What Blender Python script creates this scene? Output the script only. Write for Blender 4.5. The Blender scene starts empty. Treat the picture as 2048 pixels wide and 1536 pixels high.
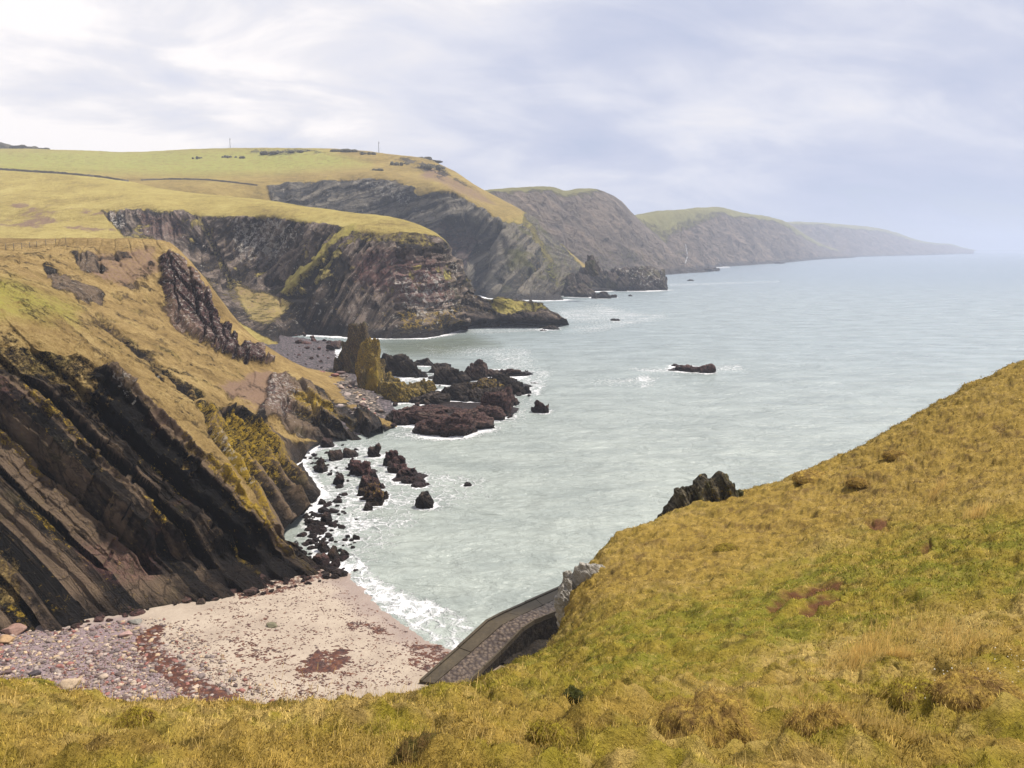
import bpy, math, random
import numpy as np
from mathutils import Vector, noise as mnoise

# ------------------------------------------------------------------ camera, world, sun, exposure
SC = bpy.context.scene
COL = SC.collection
F = 1547.0                      # focal length in pixels of the 2048-wide photograph
H = 45.0                        # eye height above the sea
PITCH = math.atan(271.0 / F)
cp_, sp_ = math.cos(PITCH), math.sin(PITCH)
RES = 1.0                       # mesh detail multiplier (1 = final)

cam_d = bpy.data.cameras.new('camera')
cam = bpy.data.objects.new('camera', cam_d)
COL.objects.link(cam)
cam.location = (0, 0, H)
cam.rotation_euler = (math.pi / 2 - PITCH, 0, 0)
cam_d.sensor_width = 36.0
cam_d.lens = F / 2048.0 * 36.0
cam_d.clip_start = 0.1
cam_d.clip_end = 40000.0
SC.camera = cam
SC.view_settings.view_transform = 'Standard'
SC.view_settings.look = 'None'
SC.view_settings.exposure = 0.55
SC.view_settings.gamma = 1.0
SC.cycles.max_bounces = 6
SC.cycles.diffuse_bounces = 3
SC.cycles.glossy_bounces = 3
SC.cycles.volume_bounces = 2
SC.cycles.use_denoising = True

SUN_DIR = Vector((0.50, 0.16, 0.84)).normalized()
SUN_EL = math.asin(SUN_DIR.z)
SUN_AZ = math.atan2(SUN_DIR.x, SUN_DIR.y)
sun_d = bpy.data.lights.new('sun', 'SUN')
sun_d.energy = 5.0
sun_d.angle = math.radians(4.0)
sun_d.color = (1.0, 0.93, 0.82)
sun = bpy.data.objects.new('sun', sun_d)
COL.objects.link(sun)
sun.location = SUN_DIR * 400
sun.rotation_euler = SUN_DIR.to_track_quat('Z', 'Y').to_euler()


class NT:
    """small helper for building node trees"""
    def __init__(self, tree):
        self.t = tree
        self.t.nodes.clear()

    def n(self, typ, ins=None, **props):
        nd = self.t.nodes.new(typ)
        for k, v in props.items():
            setattr(nd, k, v)
        for k, v in (ins or {}).items():
            self.put(nd.inputs[k], v)
        return nd

    def put(self, sock, v):
        if isinstance(v, bpy.types.NodeSocket):
            self.t.links.new(v, sock)
        else:
            if sock.type == 'RGBA' and len(v) == 3:
                v = (*v, 1.0)
            sock.default_value = v

    def noise(self, vec, scale, detail=5.0, rough=0.6, dist=0.0):
        nd = self.n('ShaderNodeTexNoise', {'Scale': scale, 'Detail': detail, 'Roughness': rough, 'Distortion': dist})
        if vec is not None:
            self.put(nd.inputs['Vector'], vec)
        return nd.outputs['Fac']

    def m(self, op, a, b=0.0, c=None, clamp=False):
        nd = self.n('ShaderNodeMath', operation=op, use_clamp=clamp)
        self.put(nd.inputs[0], a)
        self.put(nd.inputs[1], b)
        if c is not None:
            self.put(nd.inputs[2], c)
        return nd.outputs[0]

    def mr(self, v, a, b, c=0.0, d=1.0, smooth=True):
        nd = self.n('ShaderNodeMapRange', {'Value': v, 'From Min': a, 'From Max': b, 'To Min': c, 'To Max': d})
        nd.interpolation_type = 'SMOOTHSTEP' if smooth else 'LINEAR'
        return nd.outputs['Result']

    def ramp(self, fac, stops):
        nd = self.n('ShaderNodeValToRGB', {'Fac': fac})
        el = nd.color_ramp.elements
        while len(el) < len(stops):
            el.new(0.5)
        for e, (p, c) in zip(el, stops):
            e.position = p
            e.color = (*c, 1.0)
        return nd.outputs['Color']

    def mix(self, f, a, b, mode='MIX'):
        nd = self.n('ShaderNodeMix', data_type='RGBA', blend_type=mode)
        self.put(nd.inputs[0], f)
        self.put(nd.inputs[6], a)
        self.put(nd.inputs[7], b)
        return nd.outputs[2]

    def attr(self, name):
        return self.n('ShaderNodeAttribute', attribute_name=name)

    def sep(self, v):
        nd = self.n('ShaderNodeSeparateXYZ', {0: v})
        return nd.outputs[0], nd.outputs[1], nd.outputs[2]

    def comb(self, x, y, z):
        nd = self.n('ShaderNodeCombineXYZ', {0: x, 1: y, 2: z})
        return nd.outputs[0]

    def vscale(self, v, s):
        nd = self.n('ShaderNodeVectorMath', {0: v, 1: s}, operation='MULTIPLY')
        return nd.outputs[0]

    def bump(self, h, strength, dist, normal=None):
        nd = self.n('ShaderNodeBump', {'Height': h, 'Strength': strength, 'Distance': dist})
        if normal is not None:
            self.put(nd.inputs['Normal'], normal)
        return nd.outputs['Normal']

    def principled(self, **ins):
        nd = self.n('ShaderNodeBsdfPrincipled')
        for k, v in ins.items():
            self.put(nd.inputs[k.replace('_', ' ')], v)
        return nd.outputs['BSDF']

    def out(self, surf, vol=None):
        o = self.n('ShaderNodeOutputMaterial')
        if surf is not None:
            self.put(o.inputs['Surface'], surf)
        if vol is not None:
            self.put(o.inputs['Volume'], vol)


def new_mat(name):
    m = bpy.data.materials.new(name)
    m.use_nodes = True
    return m, NT(m.node_tree)


# sky: clouded daylight, thin bright cloud to the upper left, blue-grey breaks to the right
world = bpy.data.worlds.new('World')
SC.world = world
world.use_nodes = True
w = NT(world.node_tree)
sky = w.n('ShaderNodeTexSky', sky_type='NISHITA')
sky.sun_disc = False
sky.sun_elevation = SUN_EL
sky.sun_rotation = SUN_AZ
gen = w.n('ShaderNodeTexCoord').outputs['Generated']
dx, dy, dz = w.sep(gen)
den = w.m('ADD', w.m('MAXIMUM', dz, 0.0), 0.36)
pl = w.comb(w.m('DIVIDE', dx, den), w.m('DIVIDE', dy, den), 0.0)
plr = w.n('ShaderNodeVectorRotate', {'Vector': pl, 'Angle': math.radians(-14)}, rotation_type='Z_AXIS').outputs[0]
c1 = w.noise(w.vscale(plr, (0.85, 1.15, 1.0)), 1.7, 7.0, 0.55, 0.5)
c2 = w.noise(w.vscale(plr, (0.75, 1.25, 1.0)), 3.2, 6.0, 0.55, 1.0)
side = w.mr(dx, -0.75, 0.55, 0.0, 1.0)
cl = w.m('ADD', w.m('MULTIPLY', c1, 0.65), w.m('MULTIPLY', c2, 0.35))
thick = w.m('SUBTRACT', w.m('ADD', cl, 0.16), w.m('MULTIPLY', side, 0.24))
cloud_col = w.ramp(w.mr(thick, 0.33, 0.66, 0.0, 1.0, False), [
    (0.0, (4.5, 4.95, 6.5)), (0.35, (5.4, 5.7, 6.95)), (0.62, (6.7, 6.8, 7.6)), (0.80, (7.5, 7.4, 7.8)), (1.0, (9.2, 8.8, 8.7))])
clear = w.mr(thick, 0.18, 0.40, 0.35, 0.0)
skyc = w.mix(clear, cloud_col, sky.outputs['Color'])
# a band of haze-coloured air low on the horizon
low = w.mr(dz, 0.0, 0.09, 0.45, 0.0)
skyc = w.mix(low, skyc, w.mix(side, (6.9, 6.95, 7.5), (5.1, 5.6, 6.9)))
bg = w.n('ShaderNodeBackground', {'Color': skyc, 'Strength': 0.08})
wo = w.n('ShaderNodeOutputWorld')
w.put(wo.inputs['Surface'], bg.outputs[0])


# ------------------------------------------------------------------ projection helpers
def P(px, py, Y):
    """world point seen at photograph pixel (px, py) at forward distance Y"""
    x = (px - 1024.0) / F
    y = (768.0 - py) / F
    t = Y / (cp_ + y * sp_)
    return np.array((x * t, Y, H + (-sp_ + y * cp_) * t))


def Z(px, py, z=0.0):
    """world point seen at photograph pixel (px, py) at height z"""
    x = (px - 1024.0) / F
    y = (768.0 - py) / F
    t = (H - z) / (sp_ - y * cp_)
    return np.array((x * t, (cp_ + y * sp_) * t, z))


def project(p):
    r = p - np.array((0, 0, H))
    zc = r[..., 1] * cp_ - r[..., 2] * sp_
    yc = r[..., 1] * sp_ + r[..., 2] * cp_
    zc = np.where(zc < 0.05, 0.05, zc)
    return 1024 + F * r[..., 0] / zc, 768 - F * yc / zc


# ------------------------------------------------------------------ numpy noise
_rng = np.random.RandomState(7)
_perm = np.concatenate([_rng.permutation(256)] * 3).astype(np.int32)
_g = _rng.normal(size=(256, 3)).astype(np.float32)
_g /= np.linalg.norm(_g, axis=1, keepdims=True)


def pnoise(p):
    p = np.asarray(p, dtype=np.float64)
    i = np.floor(p).astype(np.int64)
    f = (p - i).astype(np.float32)
    i = (i & 255).astype(np.int32)
    u = f * f * f * (f * (f * 6 - 15) + 10)
    res = []
    for cx in (0, 1):
        for cy in (0, 1):
            for cz in (0, 1):
                h = _perm[_perm[_perm[i[..., 0] + cx] + i[..., 1] + cy] + i[..., 2] + cz]
                g = _g[h]
                res.append(g[..., 0] * (f[..., 0] - cx) + g[..., 1] * (f[..., 1] - cy) + g[..., 2] * (f[..., 2] - cz))
    ux, uy, uz = u[..., 0], u[..., 1], u[..., 2]
    a = res[0] * (1 - uz) + res[1] * uz
    b = res[2] * (1 - uz) + res[3] * uz
    c = res[4] * (1 - uz) + res[5] * uz
    d = res[6] * (1 - uz) + res[7] * uz
    return ((a * (1 - uy) + b * uy) * (1 - ux) + (c * (1 - uy) + d * uy) * ux) * 1.6


def fbm(p, scale, octaves=4, gain=0.5, off=0.0):
    p = np.asarray(p) * scale + off
    s, a, tot = 0.0, 1.0, 0.0
    for _ in range(octaves):
        s = s + a * pnoise(p)
        tot += a
        a *= gain
        p = p * 2.03 + 17.3
    return s / tot


def ridged(p, scale, octaves=4, gain=0.5, off=0.0):
    p = np.asarray(p) * scale + off
    s, a, tot = 0.0, 1.0, 0.0
    for _ in range(octaves):
        s = s + a * (1 - np.abs(pnoise(p)) * 2.0)
        tot += a
        a *= gain
        p = p * 2.07 + 9.1
    return s / tot


def hash1(k, seed=0):
    k = np.asarray(k, dtype=np.int64)
    return _perm[(_perm[(k + seed * 31) & 255] + seed * 7 + (k >> 8)) & 255] / 255.0


def hash2(a, b, seed=0):
    a = np.asarray(a, dtype=np.int64)
    b = np.asarray(b, dtype=np.int64)
    return _perm[(_perm[(_perm[(a + seed * 13) & 255] + b) & 255] + seed) & 255] / 255.0


def sstep(a, b, x):
    t = np.clip((x - a) / (b - a), 0, 1)
    return t * t * (3 - 2 * t)


def beds(b, th, seed, edge=0.14):
    """stepped profile of layered rock: each bed stands out by its own amount"""
    q = b / th
    k = np.floor(q)
    f = q - k
    h0, h1 = hash1(k, seed), hash1(k + 1, seed)
    return h0 + (h1 - h0) * sstep(1 - edge, 1, f)


def blocks(b, a, th, ln, seed):
    k = np.floor(b / th)
    off = hash1(k, seed + 3) * 9.0
    j = np.floor(a / (ln * (0.6 + 0.8 * hash1(k, seed + 5))) + off)
    return hash2(k, j, seed)


def poly_mask(px, py, poly, feather=8.0):
    """soft inside mask of a polygon drawn on the surface as seen from the photograph"""
    poly = np.asarray(poly, dtype=np.float64)
    d2 = np.full(px.shape, 1e12)
    inside = np.zeros(px.shape, dtype=bool)
    n = len(poly)
    for i in range(n):
        ax, ay = poly[i]
        bx, by = poly[(i + 1) % n]
        ex, ey = bx - ax, by - ay
        t = np.clip(((px - ax) * ex + (py - ay) * ey) / (ex * ex + ey * ey + 1e-9), 0, 1)
        d2 = np.minimum(d2, (px - ax - t * ex) ** 2 + (py - ay - t * ey) ** 2)
        c = ((ay > py) != (by > py)) & (px < (bx - ax) * (py - ay) / (by - ay + 1e-12) + ax)
        inside ^= c
    d = np.sqrt(d2) * np.where(inside, 1, -1)
    return sstep(-feather, feather, d)


def line_dist(px, py, line):
    line = np.asarray(line, dtype=np.float64)
    d2 = np.full(px.shape, 1e12)
    for i in range(len(line) - 1):
        ax, ay = line[i][:2]
        bx, by = line[i + 1][:2]
        ex, ey = bx - ax, by - ay
        t = np.clip(((px - ax) * ex + (py - ay) * ey) / (ex * ex + ey * ey + 1e-9), 0, 1)
        d2 = np.minimum(d2, (px - ax - t * ex) ** 2 + (py - ay - t * ey) ** 2)
    return np.sqrt(d2)


def side_of(px, py, line):
    """signed distance from a line, positive to the upper right of a line running down to the right"""
    line = np.asarray(line, dtype=np.float64)
    best = np.full(px.shape, 1e12)
    out = np.zeros(px.shape)
    for i in range(len(line) - 1):
        ax, ay = line[i]
        bx, by = line[i + 1]
        ex, ey = bx - ax, by - ay
        L = math.hypot(ex, ey)
        t = np.clip(((px - ax) * ex + (py - ay) * ey) / (L * L), 0, 1)
        d = np.hypot(px - ax - t * ex, py - ay - t * ey)
        sg = np.where(ey * (px - ax) - ex * (py - ay) >= 0, d, -d)
        out = np.where(d < best, sg, out)
        best = np.minimum(best, d)
    return out


def stroke(px, py, line, width):
    return 1 - sstep(width * 0.55, width * 1.2, line_dist(px, py, line))


# ------------------------------------------------------------------ mesh helpers
def mesh_from(name, verts, faces, mat, smooth=True, attrs=None):
    """verts (n,3), faces (m,3) or (m,4) arrays"""
    me = bpy.data.meshes.new(name)
    verts = np.ascontiguousarray(verts, dtype=np.float32)
    faces = np.ascontiguousarray(faces, dtype=np.int32)
    nf, k = faces.shape
    me.vertices.add(len(verts))
    me.vertices.foreach_set('co', verts.ravel())
    me.loops.add(nf * k)
    me.loops.foreach_set('vertex_index', faces.ravel())
    me.polygons.add(nf)
    me.polygons.foreach_set('loop_start', np.arange(nf, dtype=np.int32) * k)
    me.polygons.foreach_set('use_smooth', np.full(nf, smooth, dtype=bool))
    me.update(calc_edges=True)
    for an, av in (attrs or {}).items():
        av = np.asarray(av, dtype=np.float32)
        if av.ndim == 1:
            a = me.attributes.new(an, 'FLOAT', 'POINT')
            a.data.foreach_set('value', np.ascontiguousarray(av))
        else:
            a = me.attributes.new(an, 'FLOAT_COLOR', 'POINT')
            rgba = np.ones((len(av), 4), dtype=np.float32)
            rgba[:, :3] = av
            a.data.foreach_set('color', rgba.ravel())
    if mat is not None:
        me.materials.append(mat)
    return me


def link(name, me, parent=None, kind=None, label=None, cat=None, group=None, loc=None):
    o = bpy.data.objects.new(name, me)
    COL.objects.link(o)
    if parent is not None:
        o.parent = parent
    if loc is not None:
        o.location = loc
    tag(o, kind, label, cat, group)
    return o


def tag(o, kind=None, label=None, cat=None, group=None):
    if kind:
        o['kind'] = kind
    if label:
        o['label'] = label
    if cat:
        o['category'] = cat
    if group:
        o['group'] = group
    return o


def grid_faces(r, c):
    i = np.arange(r * c).reshape(r, c)
    return np.stack([i[:-1, :-1], i[1:, :-1], i[1:, 1:], i[:-1, 1:]], -1).reshape(-1, 4)


def hermite(ctrl, counts):
    """ctrl (R,C,3) interpolated along axis 0 with centripetal tangents"""
    R = ctrl.shape[0]
    d = np.sqrt(np.linalg.norm(np.diff(ctrl, axis=0), axis=-1) + 1e-6)      # (R-1,C)
    sl = np.diff(ctrl, axis=0) / d[..., None]
    tan = np.empty_like(ctrl)
    tan[0], tan[-1] = sl[0], sl[-1]
    for i in range(1, R - 1):
        w0, w1 = d[i - 1][:, None], d[i][:, None]
        tan[i] = (sl[i - 1] * w1 + sl[i] * w0) / (w0 + w1)
    out, par = [], []
    for i in range(R - 1):
        n = counts[i]
        t = np.arange(n) / n
        if i == R - 2:
            t = np.append(t, 1.0)
        t = t[:, None, None]
        h00 = 2 * t ** 3 - 3 * t ** 2 + 1
        h10 = t ** 3 - 2 * t ** 2 + t
        h01 = -2 * t ** 3 + 3 * t ** 2
        h11 = t ** 3 - t ** 2
        m0 = tan[i] * d[i][:, None]
        m1 = tan[i + 1] * d[i][:, None]
        out.append(h00 * ctrl[i] + h10 * m0 + h01 * ctrl[i + 1] + h11 * m1)
        par.append(i + t[:, 0, 0])
    return np.concatenate(out), np.concatenate(par)


def net_grid(net, res, coarse_rows=(), coarse_cols=(), maxn=260):
    net = np.asarray(net, dtype=np.float64)
    px, py = project(net)
    px = np.clip(px, -700, 2750)
    py = np.clip(py, -300, 2000)
    dr = np.hypot(np.diff(px, axis=0), np.diff(py, axis=0)).max(1)
    dc = np.hypot(np.diff(px, axis=1), np.diff(py, axis=1)).max(0)
    nr = [int(np.clip(l / res, 3, maxn)) if i not in coarse_rows else 6 for i, l in enumerate(dr)]
    nc = [int(np.clip(l / res, 3, maxn)) if i not in coarse_cols else 8 for i, l in enumerate(dc)]
    g, V = hermite(net, nr)
    g2, U = hermite(g.transpose(1, 0, 2), nc)
    g = g2.transpose(1, 0, 2)
    UU, VV = np.meshgrid(U, V)
    return g, UU, VV


def normals(g):
    du = np.gradient(g, axis=1)
    dv = np.gradient(g, axis=0)
    n = np.cross(dv, du)
    n /= np.linalg.norm(n, axis=-1, keepdims=True) + 1e-9
    return n


def orient(n, toward=None):
    """make normals face up / towards the camera side"""
    s = n[..., 2] * 1.0 - n[..., 1] * 0.6
    return -n if s.mean() < 0 else n


# ------------------------------------------------------------------ materials of the coast
def coast_mat(name, rock=((0.012, 0.011, 0.011), (0.05, 0.042, 0.036), (0.12, 0.10, 0.085)),
              grass=((0.105, 0.068, 0.024), (0.225, 0.152, 0.058), (0.34, 0.25, 0.105)), green=(0.19, 0.175, 0.035),
              scree=(0.17, 0.11, 0.075), s=1.0, wet_h=4.0, lich=0.5, bed_bump=1.0, pinkc=(0.20, 0.10, 0.095)):
    """rock with bedding, lichen and a wet dark foot; turf where the grass mask says so"""
    m, t = new_mat(name)
    pos = t.n('ShaderNodeNewGeometry').outputs['Position']
    _, _, z = t.sep(pos)
    A = t.n('ShaderNodeSeparateColor', {0: t.attr('maskA').outputs['Color']}).outputs
    B = t.n('ShaderNodeSeparateColor', {0: t.attr('maskB').outputs['Color']}).outputs
    bed = t.attr('bed').outputs['Fac']
    x, y, _ = t.sep(pos)
    bv = t.comb(t.m('MULTIPLY', x, 0.10 * s), t.m('MULTIPLY', y, 0.10 * s), t.m('MULTIPLY', bed, 1.3 * s))
    band = t.noise(bv, 1.0, 6.0, 0.65)
    n1 = t.noise(pos, 0.16 * s, 6.0, 0.62, 0.3)
    n2 = t.noise(pos, 1.1 * s, 6.0, 0.68)
    n3 = t.noise(pos, 4.5 * s, 4.0, 0.7)
    tone = t.attr('tone').outputs['Fac']
    rv = t.m('ADD', t.m('MULTIPLY', band, 0.55), t.m('ADD', t.m('MULTIPLY', n1, 0.25), t.m('MULTIPLY', n2, 0.25)))
    rv = t.m('ADD', rv, t.m('MULTIPLY', tone, 0.34))
    rc = t.ramp(t.mr(rv, 0.37, 0.76, 0, 1, False), [(0.0, rock[0]), (0.4, rock[1]), (0.8, rock[2])])
    rc = t.mix(t.m('MULTIPLY', B[2], t.mr(n2, 0.35, 0.6)), rc, t.mix(n3, pinkc, tuple(c * 0.45 for c in pinkc)))
    # dark joints in the rock
    vor = t.n('ShaderNodeTexVoronoi', {'Vector': t.comb(t.m('ADD', t.m('MULTIPLY', x, 0.22 * s), t.m('MULTIPLY', n1, 1.2)), t.m('ADD', t.m('MULTIPLY', y, 0.22 * s), t.m('MULTIPLY', n2, 0.5)), t.m('ADD', t.m('MULTIPLY', bed, 0.8 * s), t.m('MULTIPLY', n2, 0.5))), 'Scale': 1.0},
              feature='DISTANCE_TO_EDGE').outputs['Distance']
    crack = t.mr(vor, 0.0, 0.06, 0.5, 1.0)
    rc = t.mix(1.0, rc, t.comb(crack, crack, crack), 'MULTIPLY')
    # lichens
    yl = t.mr(t.m('ADD', t.m('MULTIPLY', t.m('ADD', t.m('MULTIPLY', n2, 0.6), t.m('MULTIPLY', n3, 0.4)), 1.0), t.m('MULTIPLY', B[1], 0.25)), 0.60, 0.74)
    rc = t.mix(t.m('MULTIPLY', yl, 0.9), rc, t.mix(n3, (0.13, 0.10, 0.018), (0.50, 0.32, 0.03)))
    wl = t.mr(t.m('ADD', t.m('MULTIPLY', t.noise(pos, 0.9 * s, 6.0, 0.75), 0.9), t.m('MULTIPLY', B[0], 0.17)), 0.60, 0.68)
    rc = t.mix(t.m('MULTIPLY', wl, lich), rc, (0.50, 0.47, 0.42))
    # green film of moss on rock
    gm = t.m('MULTIPLY', t.mr(n1, 0.5, 0.65), t.m('MULTIPLY', A[1], 0.7))
    rc = t.mix(gm, rc, (0.085, 0.085, 0.022))
    # wet, weed-dark foot
    wz = t.m('ADD', z, t.m('MULTIPLY', t.m('SUBTRACT', n1, 0.5), wet_h * 1.6))
    wet = t.mr(wz, wet_h * 0.35, wet_h, 1.0, 0.0)
    rc = t.mix(t.m('MULTIPLY', wet, 0.80), rc, t.mix(n2, (0.003, 0.003, 0.0035), (0.018, 0.014, 0.013)))
    # turf
    g1 = t.noise(pos, 0.07 * s, 4.0, 0.55, 0.5)
    g2 = t.noise(pos, 0.55 * s, 6.0, 0.7)
    g3 = t.noise(pos, 3.2 * s, 5.0, 0.75)
    gv = t.m('ADD', t.m('MULTIPLY', g1, 0.36), t.m('ADD', t.m('MULTIPLY', g2, 0.36), t.m('MULTIPLY', g3, 0.36)))
    gc = t.ramp(t.mr(gv, 0.43, 0.66, 0, 1, False), [(0.0, grass[0]), (0.5, grass[1]), (1.0, grass[2])])
    gc = t.mix(t.m('MULTIPLY', A[1], t.mr(g2, 0.25, 0.6)), gc, t.mix(g3, green, tuple(min(1, c * 1.7) for c in green)))
    sc_ = t.mr(t.m('ADD', t.m('ADD', t.m('MULTIPLY', n2, 0.55), t.m('MULTIPLY', n3, 0.4)), t.m('MULTIPLY', A[2], 0.32)), 0.60, 0.78)
    gc = t.mix(sc_, gc, t.mix(n3, tuple(c * 0.5 for c in scree), tuple(c * 1.7 for c in scree)))
    gm2 = t.mr(t.m('ADD', A[0], t.m('MULTIPLY', t.m('SUBTRACT', t.m('ADD', t.m('MULTIPLY', n2, 0.6), t.m('MULTIPLY', n3, 0.4)), 0.5), 2.3)), 0.30, 0.66)
    col = t.mix(gm2, rc, gc)
    rough = t.mix(wet, (0.9, 0.9, 0.9), (0.42, 0.42, 0.42))
    rough = t.mix(gm2, rough, (0.95, 0.95, 0.95))
    hgt = t.m('ADD', t.m('MULTIPLY', band, 0.9 * bed_bump), t.m('ADD', t.m('MULTIPLY', n2, 0.6), t.m('MULTIPLY', n3, 0.3)))
    hgt = t.m('ADD', hgt, t.m('MULTIPLY', crack, 0.25))
    ghg = t.m('ADD', t.m('MULTIPLY', g2, 0.5), t.m('MULTIPLY', g3, 0.35))
    hh = t.n('ShaderNodeMix', {0: gm2, 2: hgt, 3: ghg}).outputs[0]
    nb = t.bump(hh, 1.0, 1.25 / s)
    t.out(t.principled(Base_Color=col, Roughness=rough, Normal=nb, Specular_IOR_Level=0.12))
    return m


MAT_NEAR = coast_mat('slab_cliff_rock_and_turf', s=1.0, wet_h=5.0,
                     rock=((0.004, 0.0035, 0.0035), (0.020, 0.015, 0.012), (0.13, 0.092, 0.062)))
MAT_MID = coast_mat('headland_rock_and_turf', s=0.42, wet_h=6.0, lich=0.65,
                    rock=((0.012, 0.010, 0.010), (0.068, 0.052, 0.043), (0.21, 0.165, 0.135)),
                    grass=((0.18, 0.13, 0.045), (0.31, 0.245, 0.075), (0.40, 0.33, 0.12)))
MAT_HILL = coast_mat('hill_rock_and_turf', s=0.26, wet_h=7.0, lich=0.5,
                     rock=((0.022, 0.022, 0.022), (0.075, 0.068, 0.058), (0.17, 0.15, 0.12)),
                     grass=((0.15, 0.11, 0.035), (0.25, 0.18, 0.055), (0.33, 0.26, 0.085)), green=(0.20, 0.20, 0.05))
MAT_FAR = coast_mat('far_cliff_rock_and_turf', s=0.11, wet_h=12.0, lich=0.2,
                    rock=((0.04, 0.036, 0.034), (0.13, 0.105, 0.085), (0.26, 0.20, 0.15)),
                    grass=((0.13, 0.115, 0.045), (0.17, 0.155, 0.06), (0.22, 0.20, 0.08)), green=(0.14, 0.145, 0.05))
MAT_SHORE = coast_mat('shore_rock', s=1.3, wet_h=1.9, lich=0.35,
                      rock=((0.004, 0.004, 0.004), (0.027, 0.021, 0.018), (0.15, 0.115, 0.09)))
MAT_CRAG = coast_mat('pale_crag_rock', s=2.4, wet_h=0.5, lich=0.7,
                     rock=((0.012, 0.011, 0.009), (0.055, 0.048, 0.034), (0.19, 0.16, 0.11)))

shore_lines = []        # world polylines (x, y) along which the sea breaks
shore_spots = []        # (x, y, radius, strength) rocks with foam round them


def make_land(name, net, res, mat, fn, coarse_rows=(), coarse_cols=(), maxn=260):
    g, U, V = net_grid(net, res, coarse_rows, coarse_cols, maxn)
    n = orient(normals(g))
    px, py = project(g)
    rr_ = fn(g, n, U, V, px, py)
    d, mA, mB, bed = rr_[:4]
    tone = rr_[4] if len(rr_) > 4 else np.zeros_like(px)
    g2 = g + d if d.ndim == 3 else g + n * d[..., None]
    r, c = g.shape[:2]
    me = mesh_from(name, g2.reshape(-1, 3), grid_faces(r, c), mat, True,
                   {'maskA': mA.reshape(-1, 3), 'maskB': mB.reshape(-1, 3), 'bed': bed.ravel(), 'tone': tone.ravel()})
    return link(name, me, kind='structure')


def stack(*a):
    return np.stack(np.broadcast_arrays(*a), -1)


# ------------------------------------------------------------------ the far capes
def auto_net(cols, k_mid=1.10, k_lip=1.28, k_sky=1.42, k_back=1.8):
    """columns of (px, y_sky, y_lip, y_mid, y_base): distances follow from the waterline"""
    rows = [[], [], [], [], [], []]
    for px, ys, yl, ym, yb in cols:
        b = Z(px, yb, 0.0)
        Y = b[1]
        s = P(px, ys, Y * k_sky)
        rows[0].append(s * np.array((1, 1, 0)) * np.array((1, k_back / k_sky, 0)) + np.array((0, 0, s[2] * 0.6)))
        rows[1].append(s)
        rows[2].append(P(px, yl, Y * k_lip))
        rows[3].append(P(px, ym, Y * k_mid))
        rows[4].append(b)
        rows[5].append(b + np.array((0, -Y * 0.03, -8)))
    return rows


def far_fn(scale, amp, extra=None):
    def fn(g, n, U, V, px, py):
        v = V + 0.35 * fbm(g, 1 / (90 * scale), 3)
        grass = 1 - sstep(1.55, 2.15, v)
        face = 1 - grass
        # gullies running down the faces
        q = np.stack([g[..., 0] / (38 * scale), g[..., 1] / (70 * scale), g[..., 2] / (210 * scale)], -1)
        gul = ridged(q, 1.0, 4)
        rough = fbm(g, 1 / (30 * scale), 5)
        keep = sstep(4.0, 3.7, V) * 0.9 + 0.1
        d = amp * scale * face * (14 * (gul - 0.6) + 7 * rough) * keep * (0.35 + 0.65 * sstep(1.5, 2.4, V)) + 2.0 * scale * rough * (V > 0.6)
        gr = np.clip(grass * 0.95 + 0.16 * face * (fbm(g, 1 / (60 * scale), 3) > 0.1), 0, 1)
        wt = 0.25 * face
        z = np.zeros_like(px)
        if extra:
            gr = extra(gr, px, py)
        return d, stack(gr, grass * 0.2, z), stack(wt, z, z), g[..., 0] * 0.6 + g[..., 2] * 0.8
    return fn


F1 = [(1500, 450, 456, 490, 518), (1560, 445, 452, 488, 517), (1600, 444, 451, 486, 516), (1650, 446, 454, 487, 515), (1700, 450, 459, 488, 514),
      (1740, 454, 463, 490, 513), (1780, 462, 470, 494, 512), (1830, 479, 485, 500, 511), (1870, 486, 490, 501, 510), (1900, 488, 492, 502, 509), (1918, 494, 497, 503, 508.5), (1948, 500, 502, 505, 508)]
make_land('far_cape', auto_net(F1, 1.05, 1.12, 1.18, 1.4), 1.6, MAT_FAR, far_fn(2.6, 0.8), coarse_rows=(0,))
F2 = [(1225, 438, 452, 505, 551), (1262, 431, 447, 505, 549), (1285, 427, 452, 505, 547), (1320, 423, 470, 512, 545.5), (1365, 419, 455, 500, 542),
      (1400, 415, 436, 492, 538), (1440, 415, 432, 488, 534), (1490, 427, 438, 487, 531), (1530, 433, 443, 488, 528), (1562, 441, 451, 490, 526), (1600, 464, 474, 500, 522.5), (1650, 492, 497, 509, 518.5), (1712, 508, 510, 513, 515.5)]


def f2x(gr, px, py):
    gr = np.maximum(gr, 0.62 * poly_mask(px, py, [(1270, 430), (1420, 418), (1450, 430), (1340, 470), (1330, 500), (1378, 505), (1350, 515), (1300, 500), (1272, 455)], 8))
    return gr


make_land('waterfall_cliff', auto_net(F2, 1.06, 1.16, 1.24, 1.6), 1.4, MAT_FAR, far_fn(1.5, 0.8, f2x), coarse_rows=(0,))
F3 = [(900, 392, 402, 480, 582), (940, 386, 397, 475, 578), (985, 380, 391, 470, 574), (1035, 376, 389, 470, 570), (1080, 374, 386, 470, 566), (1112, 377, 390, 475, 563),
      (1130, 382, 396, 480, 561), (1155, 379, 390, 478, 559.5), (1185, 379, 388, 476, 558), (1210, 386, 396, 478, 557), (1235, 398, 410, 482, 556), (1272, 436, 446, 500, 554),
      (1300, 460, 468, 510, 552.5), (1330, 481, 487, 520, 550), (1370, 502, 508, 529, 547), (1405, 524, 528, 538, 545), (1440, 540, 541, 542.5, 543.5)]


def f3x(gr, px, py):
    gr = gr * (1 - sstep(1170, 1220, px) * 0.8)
    return np.maximum(gr, 0.35 * poly_mask(px, py, [(1090, 500), (1260, 470), (1330, 500), (1390, 540), (1130, 560), (1060, 540)], 40))


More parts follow.
